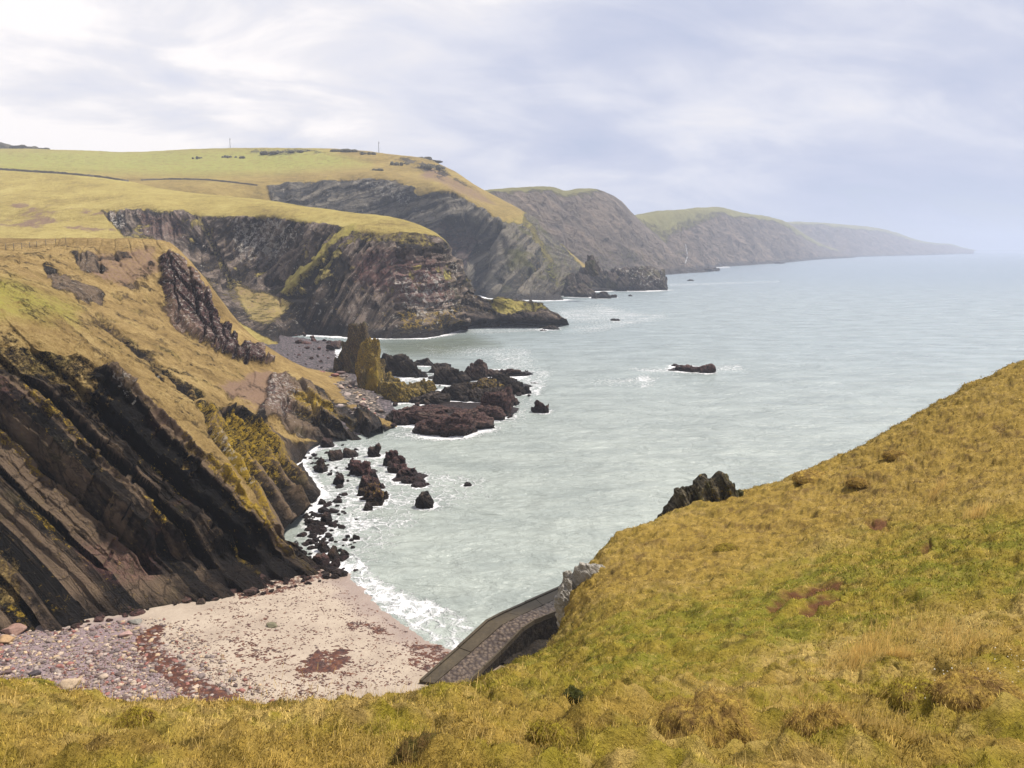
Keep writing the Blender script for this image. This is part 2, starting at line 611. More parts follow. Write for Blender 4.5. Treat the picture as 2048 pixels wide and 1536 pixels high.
make_land('hazy_cliff', auto_net(F3, 1.08, 1.24, 1.34, 1.7), 1.4, MAT_FAR, far_fn(0.9, 0.9, f3x), coarse_rows=(0,))

# ------------------------------------------------------------------ the hill with the masts and its buttress
m0 = [P(*a) for a in [(-260, 300, 1250), (-60, 302, 1250), (120, 304, 1250), (270, 309, 1240), (400, 301, 1210), (490, 299, 1200), (600, 299, 1150), (700, 300, 1110), (790, 311, 1080), (850, 319, 1050), (905, 341, 1010),
                      (965, 378, 970), (1010, 403, 945), (1048, 424, 915), (1072, 465, 880), (1100, 512, 850), (1132, 556, 790)]]
mb = [p + np.array((0, 260, -50)) for p in m0[:11]] + [p + np.array((60, 160, -p[2] * 0.5)) for p in m0[11:]]
m1 = [P(*a) for a in [(-260, 322, 1000), (-60, 324, 1000), (120, 327, 990), (270, 335, 980), (400, 333, 980), (470, 332, 980), (580, 332, 960), (690, 332, 950), (765, 338, 940), (820, 346, 925), (880, 362, 905),
                      (945, 396, 880), (990, 415, 865), (1034, 432, 850), (1064, 482, 815), (1094, 528, 780), (1128, 566, 750)]]
m2 = [P(*a) for a in [(-260, 345, 830), (-60, 348, 820), (120, 355, 800), (270, 372, 790), (400, 372, 800), (460, 374, 810), (560, 371, 830), (690, 362, 850), (770, 358, 850), (820, 372, 842), (880, 376, 832),
                      (945, 404, 815), (985, 440, 805), (1010, 458, 790), (1052, 498, 770), (1088, 540, 745), (1125, 577, 728)]]
m3 = [P(*a) for a in [(-260, 390, 720), (-60, 390, 720), (120, 395, 720), (270, 404, 730), (400, 408, 740), (470, 412, 770), (570, 404, 806), (700, 410, 826), (775, 415, 832), (826, 430, 826), (885, 440, 808),
                      (945, 462, 788), (975, 490, 783), (985, 512, 768), (1040, 535, 742), (1084, 560, 726), (1123, 585, 715)]]
m4 = [P(*a) for a in [(-260, 450, 650), (-60, 450, 650), (120, 450, 650), (270, 450, 660), (400, 450, 690), (480, 455, 730), (580, 450, 785), (700, 455, 806), (785, 465, 815), (840, 480, 812), (890, 500, 798),
                      (935, 520, 782), (955, 545, 786), (968, 560, 752), (1030, 568, 722), (1080, 580, 712), (1122, 592, 706)]]
m5 = [P(*a) for a in [(-260, 520, 600), (-60, 520, 600), (120, 520, 600), (270, 520, 620), (400, 520, 650), (480, 520, 690), (590, 520, 760), (710, 520, 780)]] + \
     [Z(790, 584, 0), Z(850, 587, 0), Z(900, 590, 0), Z(935, 592, 0), Z(955, 591, 0), Z(975, 596, 0), Z(1025, 599, 0), Z(1078, 601, 0), Z(1127, 600, 0)]
m6 = [p + np.array((0, -12, -8)) for p in m5]


def hill_fn(g, n, U, V, px, py):
    x, y, z = g[..., 0], g[..., 1], g[..., 2]
    warp = fbm(g, 1 / 45., 4)
    v = V + 0.22 * warp
    grass = 1 - sstep(2.9, 3.12, v)
    cliff = poly_mask(px, py, [(535, 374), (600, 366), (690, 360), (740, 356), (790, 360), (832, 378), (900, 372), (985, 430), (1008, 446), (1040, 436), (1054, 424), (1090, 450), (1180, 560), (1200, 640), (600, 640)], 5)
    grass = np.where((V > 1.9) | (px > 1000), 1 - cliff, 1.0)
    grass = np.maximum(grass, 0.85 * stroke(px, py, [(838, 384), (860, 378), (905, 372), (960, 408), (1040, 440)], 10))
    grass = np.maximum(grass, 0.85 * poly_mask(px, py, [(960, 378), (1050, 420), (1050, 436), (1015, 450), (990, 434), (930, 390)], 6))
    grass = np.maximum(grass, 0.55 * stroke(px, py, [(1040, 425), (1066, 462), (1100, 520)], 9))
    rock = 1 - grass
    heath = poly_mask(px, py, [(490, 297), (620, 298), (660, 306), (560, 312), (500, 306)], 6) + \
        poly_mask(px, py, [(700, 296), (760, 310), (860, 318), (900, 345), (960, 385), (850, 352), (800, 322), (720, 308)], 8)
    bed = np.where(px > 924, -0.72 * x + 0.70 * z, -0.3 * x + 0.9 * z) + 4 * warp
    a = x * 0.6 - z * 0.7 + y * 0.4
    R = 7.0 * (beds(bed, 13.0, 2) - 0.5) + 3.0 * (beds(bed, 4.2, 5) - 0.5) + 2.2 * (blocks(bed, a, 5.0, 9.0, 4) - 0.5)
    R = R + 5.0 * fbm(g, 1 / 26., 5) + 6 * (ridged(np.stack([x / 30, y / 50, z / 90], -1), 1.0, 3) - 0.6)
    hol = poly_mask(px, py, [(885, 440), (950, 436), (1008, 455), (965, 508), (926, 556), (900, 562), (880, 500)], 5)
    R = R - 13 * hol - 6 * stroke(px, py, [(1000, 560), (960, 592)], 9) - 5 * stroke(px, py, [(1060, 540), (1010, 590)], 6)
    keep = sstep(5.1, 4.6, V) * 0.8 + 0.2
    d = rock * R * keep + grass * (1.6 * fbm(g, 1 / 70., 4) + 0.5 * fbm(g, 1 / 14., 3)) + 3.5 * heath * np.maximum(0, fbm(g, 1 / 22., 4))
    grass2 = np.clip(grass - 0.55 * np.clip(heath, 0, 1) * (fbm(g, 1 / 30., 4) > -0.02), 0, 1)
    grass2 = np.maximum(grass2, 0.42 * rock * sstep(0.0, 0.35, fbm(g, 1 / 55., 4)) * sstep(960, 1010, px))
    green = poly_mask(px, py, [(-300, 300), (500, 298), (640, 300), (740, 330), (560, 345), (400, 350), (200, 345), (-300, 340)], 14)
    scree = 0.75 * poly_mask(px, py, [(860, 330), (960, 380), (1010, 420), (940, 400), (840, 350)], 10) + 0.35 * poly_mask(px, py, [(420, 342), (700, 335), (860, 350), (860, 372), (600, 364), (540, 372)], 10)
    white = 0.35 * rock + 0.5 * poly_mask(px, py, [(700, 358), (790, 360), (840, 420), (780, 400)], 12)
    pink = 0.35 * poly_mask(px, py, [(870, 440), (960, 470), (930, 540), (880, 520)], 15)
    mossy = np.maximum(green, sstep(970, 1040, px) * rock * 1.0)
    return d, stack(grass2, mossy, scree), stack(white, 0.22 * rock * sstep(980, 1050, px), pink), bed, 0.9 * (hash1(np.floor(bed / 4.2), 30) - 0.5) + 0.7 * (blocks(bed, a, 5.0, 9.0, 4) - 0.5) + 0.25 * sstep(960, 1010, px) - 0.6 * hol  # tone also carries shade of the hollow and light on the spur


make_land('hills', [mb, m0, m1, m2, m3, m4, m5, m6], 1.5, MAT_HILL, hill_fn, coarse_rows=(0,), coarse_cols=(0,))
shore_lines.append([p[:2] for p in m5[9:]])

# ------------------------------------------------------------------ the front headland with the grass field on top
t0 = [P(*a) for a in [(-200, 338, 830), (0, 343, 800), (137, 349, 770), (256, 364, 735), (342, 383, 690), (440, 394, 640), (547, 407, 600), (630, 418, 565), (700, 427, 535), (785, 440, 500), (850, 456, 470), (885, 476, 455), (912, 520, 449), (935, 580, 444)]]
tb = [p + np.array((0, 90, -22)) for p in t0[:9]] + [p + np.array((3, 60, -p[2] * 0.5)) for p in t0[9:]]
t1 = [P(*a) for a in [(-200, 398, 575), (0, 404, 550), (120, 412, 535), (215, 419, 525), (300, 420, 515), (400, 431, 505), (547, 434, 492), (620, 446, 475), (700, 452, 450), (780, 457, 441), (838, 467, 437), (870, 488, 434), (898, 535, 432), (925, 600, 430)]]
t2 = [P(*a) for a in [(-200, 440, 520), (0, 445, 505), (120, 448, 498), (225, 452, 500), (310, 455, 500), (418, 474, 492), (545, 478, 492), (602, 492, 468), (672, 492, 436), (770, 500, 427), (838, 512, 424), (876, 530, 425), (906, 575, 426), (930, 622, 427)]]
t3 = [P(*a) for a in [(-200, 475, 470), (0, 480, 450), (130, 485, 450), (250, 490, 462), (340, 505, 470), (450, 540, 476), (548, 535, 482), (580, 560, 452), (640, 545, 425), (762, 560, 416), (838, 572, 414), (884, 588, 416), (914, 615, 420), (937, 638, 424)]]
t4 = [P(*a) for a in [(-200, 500, 430), (0, 510, 410), (140, 515, 410), (280, 525, 425), (370, 550, 440), (470, 590, 440), (552, 574, 470), (566, 598, 438), (612, 600, 414), (752, 620, 406), (842, 626, 406), (892, 630, 409), (920, 640, 414), (941, 646, 419)]]
t5 = [P(*a) for a in [(-200, 560, 380), (0, 580, 355), (150, 590, 350), (300, 590, 360), (400, 600, 385), (480, 635, 400), (545, 630, 405)]] + \
     [Z(572, 655, 5), Z(610, 664, 1.5), Z(748, 677, 0), Z(845, 676, 0), Z(893, 668, 0), Z(924, 658, 0), Z(943, 652, 0)]
t6 = [P(*a) for a in [(-200, 620, 330), (0, 640, 310), (150, 640, 310), (320, 640, 320), (430, 650, 345)]] + [Z(495, 690, 1.5), Z(550, 690, 1.5)] + \
     [p + np.array((0, -8, -5)) for p in t5[7:]]


def head_fn(g, n, U, V, px, py):
    x, y, z = g[..., 0], g[..., 1], g[..., 2]
    warp = fbm(g, 1 / 28., 4)
    wp = 6 * fbm(g, 1 / 12., 3)
    qx, qy = px + wp, py + wp * 0.6
    grass = 1 - sstep(1.95, 2.12, V + 0.1 * warp)
    grass = np.where(px < 210, np.maximum(grass, 0.95), grass)
    face = poly_mask(qx, qy, [(206, 424), (300, 419), (372, 424), (400, 432), (550, 435), (690, 456), (720, 466), (838, 470), (866, 470), (892, 484), (1040, 640), (1000, 700), (560, 690), (470, 640), (350, 620), (330, 520), (250, 475)], 6)
    grass = 1 - face
    rw = fbm(g, 1 / 16., 4, off=3)
    ridge = stroke(qx + 9 * rw, qy + 9 * rw, [(705, 450), (690, 462), (640, 500), (598, 545), (566, 580)], 10 + 8 * rw) * 0.75
    ridge = np.maximum(ridge, stroke(qx, qy, [(715, 466), (665, 512), (625, 556)], 7 + 6 * rw) * 0.5)
    grass = np.maximum(grass, ridge)
    fan = poly_mask(qx, qy, [(462, 556), (500, 575), (550, 590), (582, 604), (560, 640), (530, 650), (500, 640), (470, 590)], 11) * (0.75 + 0.5 * fbm(g, 1 / 9., 4))
    grass = np.maximum(grass, 0.95 * fan)
    grass = np.maximum(grass, 0.42 * stroke(qx, qy, [(400, 436), (430, 500), (455, 544), (470, 600)], 7 + 5 * rw))
    grass = np.maximum(grass, 0.55 * poly_mask(qx, qy, [(210, 470), (300, 470), (340, 500), (420, 560), (470, 640), (300, 600), (230, 500)], 10))
    grass = np.maximum(grass, 0.5 * poly_mask(qx, qy, [(690, 456), (850, 468), (880, 500), (820, 490), (720, 480)], 6))
    led = fbm(np.stack([x / 9, y / 9, z / 22], -1), 1.0, 4, off=70)
    grass = np.maximum(grass, face * 0.62 * sstep(0.12, 0.42, led) * sstep(640, 560, py))
    rock = 1 - grass
    # a folded pile of beds: dipping left on the left flank, level on the nose
    dip = np.clip((px - 600) / 190.0, 0, 1)
    ang = np.radians(52) * (1 - dip) + np.radians(6) * dip
    ca, sa = np.cos(ang), np.sin(ang)
    bed = np.where(px > 404, -x * sa * 0.9 + z * ca, 0.68 * x + 0.72 * z) + 2.2 * warp
    a = x * 0.8 + y * 0.5 - z * 0.2
    bed = bed + 3.5 * fbm(g, 1 / 34., 3, off=14)
    R = 4.2 * (beds(bed, 7.0, 11) - 0.5) + 1.5 * (beds(bed, 2.9, 8) - 0.5) * (0.6 + fbm(g, 1 / 25., 3)) + 2.8 * (blocks(bed, a, 2.6, 5.0, 6) - 0.5)
    R = R + 2.6 * fbm(g, 1 / 13., 5) + 2.6 * (ridged(np.stack([x / 16, y / 24, z / 42], -1), 1.0, 3) - 0.6)
    # overhung dark hollow on the left flank and the deep crease of the bowl
    R = R - 5.5 * stroke(px, py, [(640, 520), (598, 560), (588, 600)], 26) * sstep(0.2, 0.6, rock)
    R = R - 4.0 * stroke(px, py, [(404, 440), (436, 510), (458, 560)], 6) - 4.5 * stroke(px, py, [(560, 572), (540, 566)], 12)
    keep = sstep(5.05, 4.6, V) * 0.75 + 0.25
    d = rock * R * keep + grass * (0.9 * fbm(g, 1 / 45., 4) + 0.35 * fbm(g, 1 / 7., 3)) * sstep(0.6, 1.2, V)
    d = d + 1.0 * ridge * (0.5 + rw)
    tone = 0.5 * (hash1(np.floor(bed / 2.9), 30) - 0.5) + 0.5 * (blocks(bed, a, 2.6, 5.0, 6) - 0.5) + 1.2 * fbm(g, 1 / 16., 5, 0.6) - 0.7 * poly_mask(px, py, [(560, 600), (640, 480), (700, 520), (710, 570), (600, 680), (560, 660)], 20) + 0.5 * poly_mask(px, py, [(700, 530), (880, 520), (900, 620), (760, 600)], 25) - 0.5 * sstep(635, 665, py) * (px > 580)  # left flank's shade and the nose's light are put into the tone
    bank = poly_mask(px, py, [(-300, 400), (60, 403), (205, 420), (240, 470), (120, 460), (-300, 440)], 8)
    green = 0.75 * ridge + 0.5 * rock * sstep(0.1, 0.4, warp) + 0.30 * sstep(1.9, 0.9, V) + 0.6 * poly_mask(px, py, [(880, 520), (940, 640), (935, 660), (890, 600)], 8)
    scree = 0.9 * bank * sstep(-0.1, 0.3, fbm(g, 1 / 18., 4)) + 0.75 * fan
    white = 0.9 * poly_mask(px, py, [(470, 445), (560, 440), (585, 470), (540, 520), (480, 520)], 18) + 0.9 * poly_mask(px, py, [(216, 424), (245, 428), (256, 455), (230, 462)], 5) + \
        0.9 * poly_mask(px, py, [(70, 440), (100, 445), (150, 470), (110, 470)], 4) + 0.45 * rock + 0.5 * poly_mask(px, py, [(780, 560), (900, 530), (920, 620), (830, 640)], 20)
    pink = 1.0 * poly_mask(px, py, [(705, 515), (760, 505), (880, 520), (905, 600), (840, 610), (770, 590), (715, 560)], 18) + 0.5 * poly_mask(px, py, [(280, 428), (360, 432), (370, 480), (290, 470)], 10)
    yel = 0.16 * rock + 0.35 * poly_mask(px, py, [(800, 620), (920, 610), (930, 650), (800, 665)], 12)
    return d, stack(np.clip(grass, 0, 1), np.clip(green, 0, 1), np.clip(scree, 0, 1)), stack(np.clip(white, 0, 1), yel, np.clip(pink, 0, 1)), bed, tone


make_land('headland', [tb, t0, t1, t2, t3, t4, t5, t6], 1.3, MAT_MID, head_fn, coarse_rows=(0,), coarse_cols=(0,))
shore_lines.append([p[:2] for p in t5[8:]])

# low rocky point running out from the headland
k0 = [P(*a) for a in [(900, 575, 452), (945, 590, 452), (985, 602, 452), (1010, 595, 452), (1050, 601, 452), (1082, 606, 450), (1106, 622, 448), (1128, 634, 447)]]
kb = [p + np.array((6, 22, -p[2] - 3)) for p in k0]
k1 = [P(*a) for a in [(900, 606, 446), (945, 612, 446), (985, 620, 447), (1012, 612, 446), (1050, 617, 446), (1082, 620, 446), (1104, 629, 446), (1125, 636, 446)]]
k2 = [P(*a) for a in [(900, 630, 438), (945, 634, 438), (985, 638, 440), (1014, 632, 441), (1050, 634, 441), (1080, 635, 442), (1100, 637, 443), (1120, 640, 443)]]
k3 = [Z(900, 655, 0), Z(945, 652, 0), Z(985, 650, 0), Z(1016, 648, 0), Z(1048, 648, 0), Z(1078, 647, 0), Z(1100, 646, 0), Z(1118, 644, 0)]
k4 = [p + np.array((0, -7, -4)) for p in k3]


def point_fn(g, n, U, V, px, py):
    x, y, z = g[..., 0], g[..., 1], g[..., 2]
    warp = fbm(g, 1 / 9., 4)
    bed = 0.3 * x + 0.9 * z + 2 * warp
    R = 1.5 * (beds(bed, 2.4, 3) - 0.5) + 1.6 * (blocks(bed, x * 0.8 + y * 0.4, 2.4, 5, 9) - 0.5) + 2.2 * fbm(g, 1 / 6.5, 5)
    top = sstep(3.0, 2.0, V)
    gold = poly_mask(px, py, [(980, 605), (1010, 594), (1045, 602), (1040, 618), (1015, 632), (985, 620)], 5)
    turf = 0.55 * poly_mask(px, py, [(1040, 600), (1090, 606), (1100, 618), (1040, 626), (1015, 622)], 5)
    grass = np.clip(0.75 * gold + turf, 0, 1)
    zz = np.zeros_like(px)
    return R * sstep(0.3, 1.2, V), stack(grass, 0.5 * top, 0.3 * gold), stack(0.5 * top, 0.3 * top + 0.35 * gold, zz), bed


make_land('rocky_point', [kb, k0, k1, k2, k3, k4], 1.0, MAT_MID, point_fn)
shore_lines.append([p[:2] for p in k3])

# ------------------------------------------------------------------ the slab cliff on the left
a1 = [P(*a) for a in [(-330, 470, 300), (100, 478, 285), (300, 483, 280), (345, 488, 275), (378, 522, 266), (408, 567, 258), (456, 638, 248), (548, 715, 238), (648, 788, 214)]] + [Z(782, 852, 0.9)]
ab = [a1[0] + np.array((0, 45, -8)), a1[1] + np.array((6, 40, -14))] + [p + np.array((9, 24, -max(6, p[2] * 0.75))) for p in a1[2:]]
abb = [p + np.array((14, 30, -p[2] - 3)) for p in ab]
a2 = [P(*a) for a in [(-330, 478, 270), (40, 487, 265), (260, 496, 262), (306, 503, 260), (326, 545, 252), (338, 600, 244), (372, 655, 233), (452, 712, 221), (560, 788, 203)]] + [Z(740, 872, 0.7)]
a3 = [P(*a) for a in [(-330, 484, 250), (-10, 494, 248), (150, 512, 243), (205, 545, 232), (240, 590, 222), (300, 640, 212), (372, 694, 202), (452, 750, 192), (544, 812, 183)]] + [Z(655, 880, 0.8)]
a4 = [P(*a) for a in [(-330, 492, 232), (-40, 500, 228), (70, 525, 210), (130, 575, 193), (168, 615, 180), (212, 655, 170), (270, 702, 162), (350, 765, 154), (470, 850, 149)]] + [Z(614, 905, 1.5)]
a5 = [P(*a) for a in [(-330, 505, 205), (-90, 515, 196), (0, 545, 176), (60, 585, 160), (115, 625, 149), (165, 668, 140), (240, 730, 132), (335, 795, 126), (478, 895, 122)]] + [Z(640, 985, 0.6)]
_p0, _p1, _pq = Z(120, 1254, 2.3), Z(600, 1140, 0.6), P(212, 765, 109)
_fn = np.cross(_p1 - _p0, _pq - _p0)


def on_face(px, py):
    """point of the plane of the cliff face seen at this pixel"""
    o = np.array((0.0, 0.0, H))
    d = P(px, py, 100.0) - o
    return o + d * (np.dot(_p0 - o, _fn) / np.dot(d, _fn))


a6 = [on_face(*a) for a in [(-330, 540), (-130, 580), (-20, 620), (50, 655), (105, 685), (150, 715), (212, 765), (300, 846), (430, 958), (580, 1062)]]
a7 = [on_face(*a) for a in [(-330, 690), (-150, 700), (-40, 720), (30, 748), (72, 775), (115, 812), (178, 868), (262, 955), (400, 1045), (605, 1095)]]
a8 = [on_face(*a) for a in [(-330, 920), (-160, 925), (-50, 935), (15, 960), (52, 990), (92, 1030), (150, 1085), (250, 1130), (392, 1128), (618, 1112)]]
a9 = [Z(*a) for a in [(-330, 1295, 3), (-160, 1280, 2.8), (-50, 1270, 2.6), (20, 1262, 2.5), (70, 1258, 2.4), (120, 1254, 2.3), (180, 1238, 2.2), (318, 1208, 1.9), (470, 1176, 1.3), (636, 1134, 0.4)]]
a10 = [p + np.array((0, -5, -4)) for p in a9]


def slab_fn(g, n, U, V, px, py):
    x, y, z = g[..., 0], g[..., 1], g[..., 2]
    warp = fbm(g, 1 / 14., 4)
    wp = 7 * fbm(g, 1 / 5., 4)
    wq = 16 * fbm(g, 1 / 17., 3, off=7)
    qx, qy = px + wp + wq, py - wp + 0.8 * wq
    # rows: 2 skyline, 3 slab foot, 4 trough, 5 gully, 6 slab ridge, 7 near ridge, 8-10 the cliff
    cliff = sstep(7.0, 7.10, V + 0.05 * warp)
    grass = 1 - cliff
    stripes = poly_mask(qx, qy, [(318, 522), (350, 512), (378, 530), (408, 575), (430, 640), (480, 690), (550, 722), (535, 732), (478, 728), (400, 690), (345, 648), (322, 590)], 3)
    leftcr = poly_mask(qx, qy, [(86, 528), (118, 540), (150, 560), (214, 594), (200, 606), (150, 590), (112, 584)], 4) + poly_mask(qx, qy, [(145, 508), (180, 505), (215, 540), (165, 545)], 4)
    gully = stroke(qx, qy, [(198, 638), (262, 690), (310, 735), (395, 788)], 12 + 9 * fbm(g, 1 / 10., 3)) * sstep(-0.5, 0.1, fbm(g, 1 / 7., 3, off=9))
    ribs = poly_mask(qx, qy, [(392, 806), (420, 810), (470, 836), (585, 910), (660, 1000), (650, 1110), (560, 1056), (512, 964), (455, 890)], 3)
    rib3 = poly_mask(qx, qy, [(536, 770), (575, 740), (610, 765), (800, 862), (680, 900), (590, 870), (540, 836), (515, 850), (498, 850), (520, 812)], 4)
    zone0 = poly_mask(qx, qy, [(398, 806), (424, 806), (470, 826), (600, 905), (680, 990), (650, 1115), (570, 1070), (512, 970), (440, 872)], 4)
    strike = stroke(qx, qy, [(585, 742), (640, 790), (746, 850)], 8)
    peb = poly_mask(qx, qy, [(440, 770), (520, 745), (575, 745), (600, 790), (560, 840), (470, 800)], 10)
    lower = poly_mask(qx, qy, [(470, 860), (640, 890), (620, 930), (560, 920), (480, 880)], 4)
    grass = grass * (1 - 0.9 * zone0) * (1 - np.clip(0.92 * stripes + 0.8 * leftcr + 0.95 * gully + 0.9 * ribs + 0.8 * rib3 + lower, 0, 1))
    grass = grass * (1 - 0.55 * sstep(0.05, 0.3, fbm(g, 1 / 9., 4)) * poly_mask(px, py, [(140, 500), (330, 500), (330, 560), (260, 600), (150, 560)], 15))
    turf_top = 0.95 * poly_mask(qx, qy, [(-400, 540), (0, 590), (60, 640), (120, 668), (172, 712), (120, 716), (60, 700), (-400, 700)], 9)
    turf_top = np.maximum(turf_top, 0.50 * poly_mask(qx, qy, [(-400, 660), (120, 680), (196, 742), (170, 778), (110, 790), (60, 772), (-400, 790)], 14))
    cut = np.clip(turf_top, 0, 1)
    grass = np.maximum(grass, turf_top)
    grass = np.maximum(grass, 0.62 * poly_mask(qx, qy, [(-300, 1100), (20, 1090), (45, 1150), (40, 1215), (-300, 1230)], 12))
    grass = grass * (1 - 0.42 * sstep(2.6, 3.2, V) * sstep(-0.12, 0.28, fbm(g, 1 / 6.5, 5, 0.6, off=60)))
    grass = np.maximum(grass, 0.62 * cliff * sstep(0.08, 0.35, fbm(np.stack([x, y, z * 1.0], -1), 1 / 7.0, 5, 0.6, off=81)) * sstep(8.4, 7.3, V + 0.4 * warp))
    rock = 1 - grass
    bed = 0.68 * x + 0.18 * y + 0.72 * z + 0.45 * warp
    a = 0.72 * x - 0.66 * z + 0.25 * y
    big = beds(bed + 0.6 * fbm(g, 1 / 20., 2), 3.3, 21, 0.10)
    mid = beds(bed, 1.55, 17, 0.16)
    small = beds(bed, 0.55, 9, 0.2)
    blk = blocks(bed, a, 1.55, 3.4, 12)
    R = 6.2 * (big - 0.5) + 2.4 * (mid - 0.5) + 0.8 * (small - 0.5) + 1.5 * (blk - 0.5)
    R = R + 0.9 * fbm(g, 1 / 6., 5) + 0.45 * fbm(g, 1 / 1.6, 4)
    R = R - 3.4 * sstep(0.76, 0.93, bed / 3.3 % 1.0) * sstep(1.0, 0.985, bed / 3.3 % 1.0)
    kj = np.floor(bed / 1.65)
    ja = (a / (3.6 * (0.5 + 1.2 * hash1(kj, 61))) + 7.0 * hash1(kj, 62) + 0.25 * warp) % 1.0
    joint = 0.8 * cliff * sstep(0.06, 0.02, np.minimum(ja, 1 - ja)) * sstep(0.30, 0.5, hash1(kj, 63)) * sstep(0.0, 0.3, fbm(g, 1 / 4.0, 3, off=33))
    R = R - 1.0 * joint + cliff * 0.8 * (ridged(g, 1 / 4.5, 3, off=5) - 0.55)
    # hollow under the nose and along the foot
    R = R - 2.8 * poly_mask(px, py, [(310, 1080), (430, 1100), (560, 1070), (600, 1120), (470, 1165), (330, 1190), (260, 1150)], 24)
    onslab = sstep(7.05, 6.7, V)
    R = R * (1 - 0.55 * onslab) * (1 - 0.75 * cut)
    # upright slabs with deep clefts on the crag below the bench
    sc_ = ((qx - 320) * 0.93 - (qy - 520) * 0.16) / 19.0
    st = stripes * sstep(0.20, 0.10, np.abs(sc_ % 1.0 - 0.5)) * sstep(0.15, 0.4, hash1(np.floor(sc_), 3))
    R = R + 2.2 * stripes - 2.6 * st
    R = R - 3.6 * gully * 0.8
    sx, sy = px + 0.5 * wp, py - 0.5 * wp
    zone = poly_mask(px, py, [(385, 795), (475, 815), (600, 885), (680, 990), (650, 1115), (570, 1070), (505, 970), (430, 880)], 12)
    step_shade = np.zeros_like(px)  # painted shade in the clefts and painted light on the slab edges
    R = R - 1.2 * zone
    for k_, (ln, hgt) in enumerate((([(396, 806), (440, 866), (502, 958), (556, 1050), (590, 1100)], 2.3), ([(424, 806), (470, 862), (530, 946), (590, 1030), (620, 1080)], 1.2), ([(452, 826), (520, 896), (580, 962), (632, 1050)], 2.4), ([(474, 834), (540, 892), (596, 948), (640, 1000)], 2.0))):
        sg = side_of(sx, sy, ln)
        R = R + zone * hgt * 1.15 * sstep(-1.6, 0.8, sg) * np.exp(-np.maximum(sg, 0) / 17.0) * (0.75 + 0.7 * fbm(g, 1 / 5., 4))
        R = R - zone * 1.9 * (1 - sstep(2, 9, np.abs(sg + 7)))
        step_shade = step_shade - 0.9 * zone * (1 - sstep(3, 12, np.abs(sg + 6))) + 0.5 * zone * (1 - sstep(2, 8, np.abs(sg - 5)))
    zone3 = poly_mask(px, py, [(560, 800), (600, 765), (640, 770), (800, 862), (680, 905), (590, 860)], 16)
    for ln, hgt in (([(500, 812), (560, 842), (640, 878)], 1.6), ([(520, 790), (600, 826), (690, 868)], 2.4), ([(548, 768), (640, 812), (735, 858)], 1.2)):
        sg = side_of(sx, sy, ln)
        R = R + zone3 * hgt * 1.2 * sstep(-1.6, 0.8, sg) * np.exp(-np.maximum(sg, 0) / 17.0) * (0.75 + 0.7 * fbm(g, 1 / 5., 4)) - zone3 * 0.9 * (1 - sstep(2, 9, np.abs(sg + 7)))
        step_shade = step_shade - 0.8 * zone3 * (1 - sstep(3, 11, np.abs(sg + 6))) + 0.4 * zone3 * (1 - sstep(2, 8, np.abs(sg - 5)))
    R = R + 0.9 * (1 - sstep(4, 9, line_dist(qx, qy, [(150, 695), (212, 768), (300, 848), (430, 960), (480, 1008), (560, 1056)])))
    R = np.where(V > 9.2, np.maximum(R, -0.3), R)
    keep = sstep(9.0, 8.6, V) * 0.6 + 0.4
    vis = sstep(1.2, 2.0, V)
    d = vis * (np.clip(rock + 0.15, 0, 1) * R * keep + grass * (0.5 * fbm(g, 1 / 11., 4) + 0.34 * fbm(g, 1 / 2.2, 4) + 0.16 * fbm(g, 1 / 0.7, 2)))
    d = d + vis * 0.9 * rib3 * (fbm(g, 1 / 4., 4) + 0.3)
    green = 0.8 * poly_mask(qx, qy + 0.8 * wq, [(-300, 555), (20, 560), (90, 590), (158, 612), (150, 645), (60, 636), (-300, 610)], 22)
    green = np.maximum(green, 0.35 * rock * sstep(0.05, 0.35, fbm(g, 1 / 8., 4)))
    scree = 0.8 * poly_mask(px, py, [(150, 505), (307, 500), (330, 545), (250, 575), (165, 545)], 14) + 0.95 * peb + 0.35 * sstep(0.1, 0.4, fbm(g, 1 / 16., 4))
    white = 0.75 * stripes + 0.55 * leftcr + 0.8 * poly_mask(px, py, [(420, 845), (470, 870), (520, 960), (500, 985), (440, 920)], 12) + 0.4 * peb + 0.5 * rib3 + 0.8 * poly_mask(px, py, [(300, 735), (330, 740), (360, 780), (330, 780)], 8)
    white = white + 0.8 * stroke(px, py, [(200, 755), (225, 790), (255, 825)], 6)
    yel = 0.75 * poly_mask(px, py, [(400, 925), (470, 900), (560, 1030), (540, 1060), (470, 1020)], 18) + 0.7 * poly_mask(qx, qy, [(570, 785), (620, 785), (720, 845), (690, 858), (600, 830)], 18) + 0.55 * ribs * sstep(990, 900, py) + 0.12 * rock
    yel = yel + 0.5 * (hash1(np.floor(bed / 3.3), 57) > 0.3) * sstep(0.50, 0.70, (bed / 3.3) % 1.0) * sstep(0.86, 0.78, (bed / 3.3) % 1.0) * cliff * sstep(-0.2, 0.2, fbm(g, 1 / 9., 3, off=4))
    tone = 1.1 * (hash1(np.floor(bed / 1.55), 40) - 0.5) + 0.35 * (blk - 0.5) + 0.5 * fbm(g, 1 / 5., 4) + 0.4 * (hash1(np.floor(bed / 3.3), 44) - 0.45) + step_shade
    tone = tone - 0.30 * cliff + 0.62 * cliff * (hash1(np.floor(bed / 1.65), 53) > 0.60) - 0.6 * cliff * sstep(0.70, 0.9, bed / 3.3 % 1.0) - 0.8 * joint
    pink = 0.5 * stripes + 0.55 * sstep(0.15, 0.4, fbm(g, 1 / 12., 3, off=40)) * cliff + 0.5 * peb
    return d, stack(np.clip(grass, 0, 1), np.clip(green, 0, 1), np.clip(scree, 0, 1)), stack(np.clip(white, 0, 1), np.clip(yel, 0, 1), np.clip(pink, 0, 1)), bed, tone


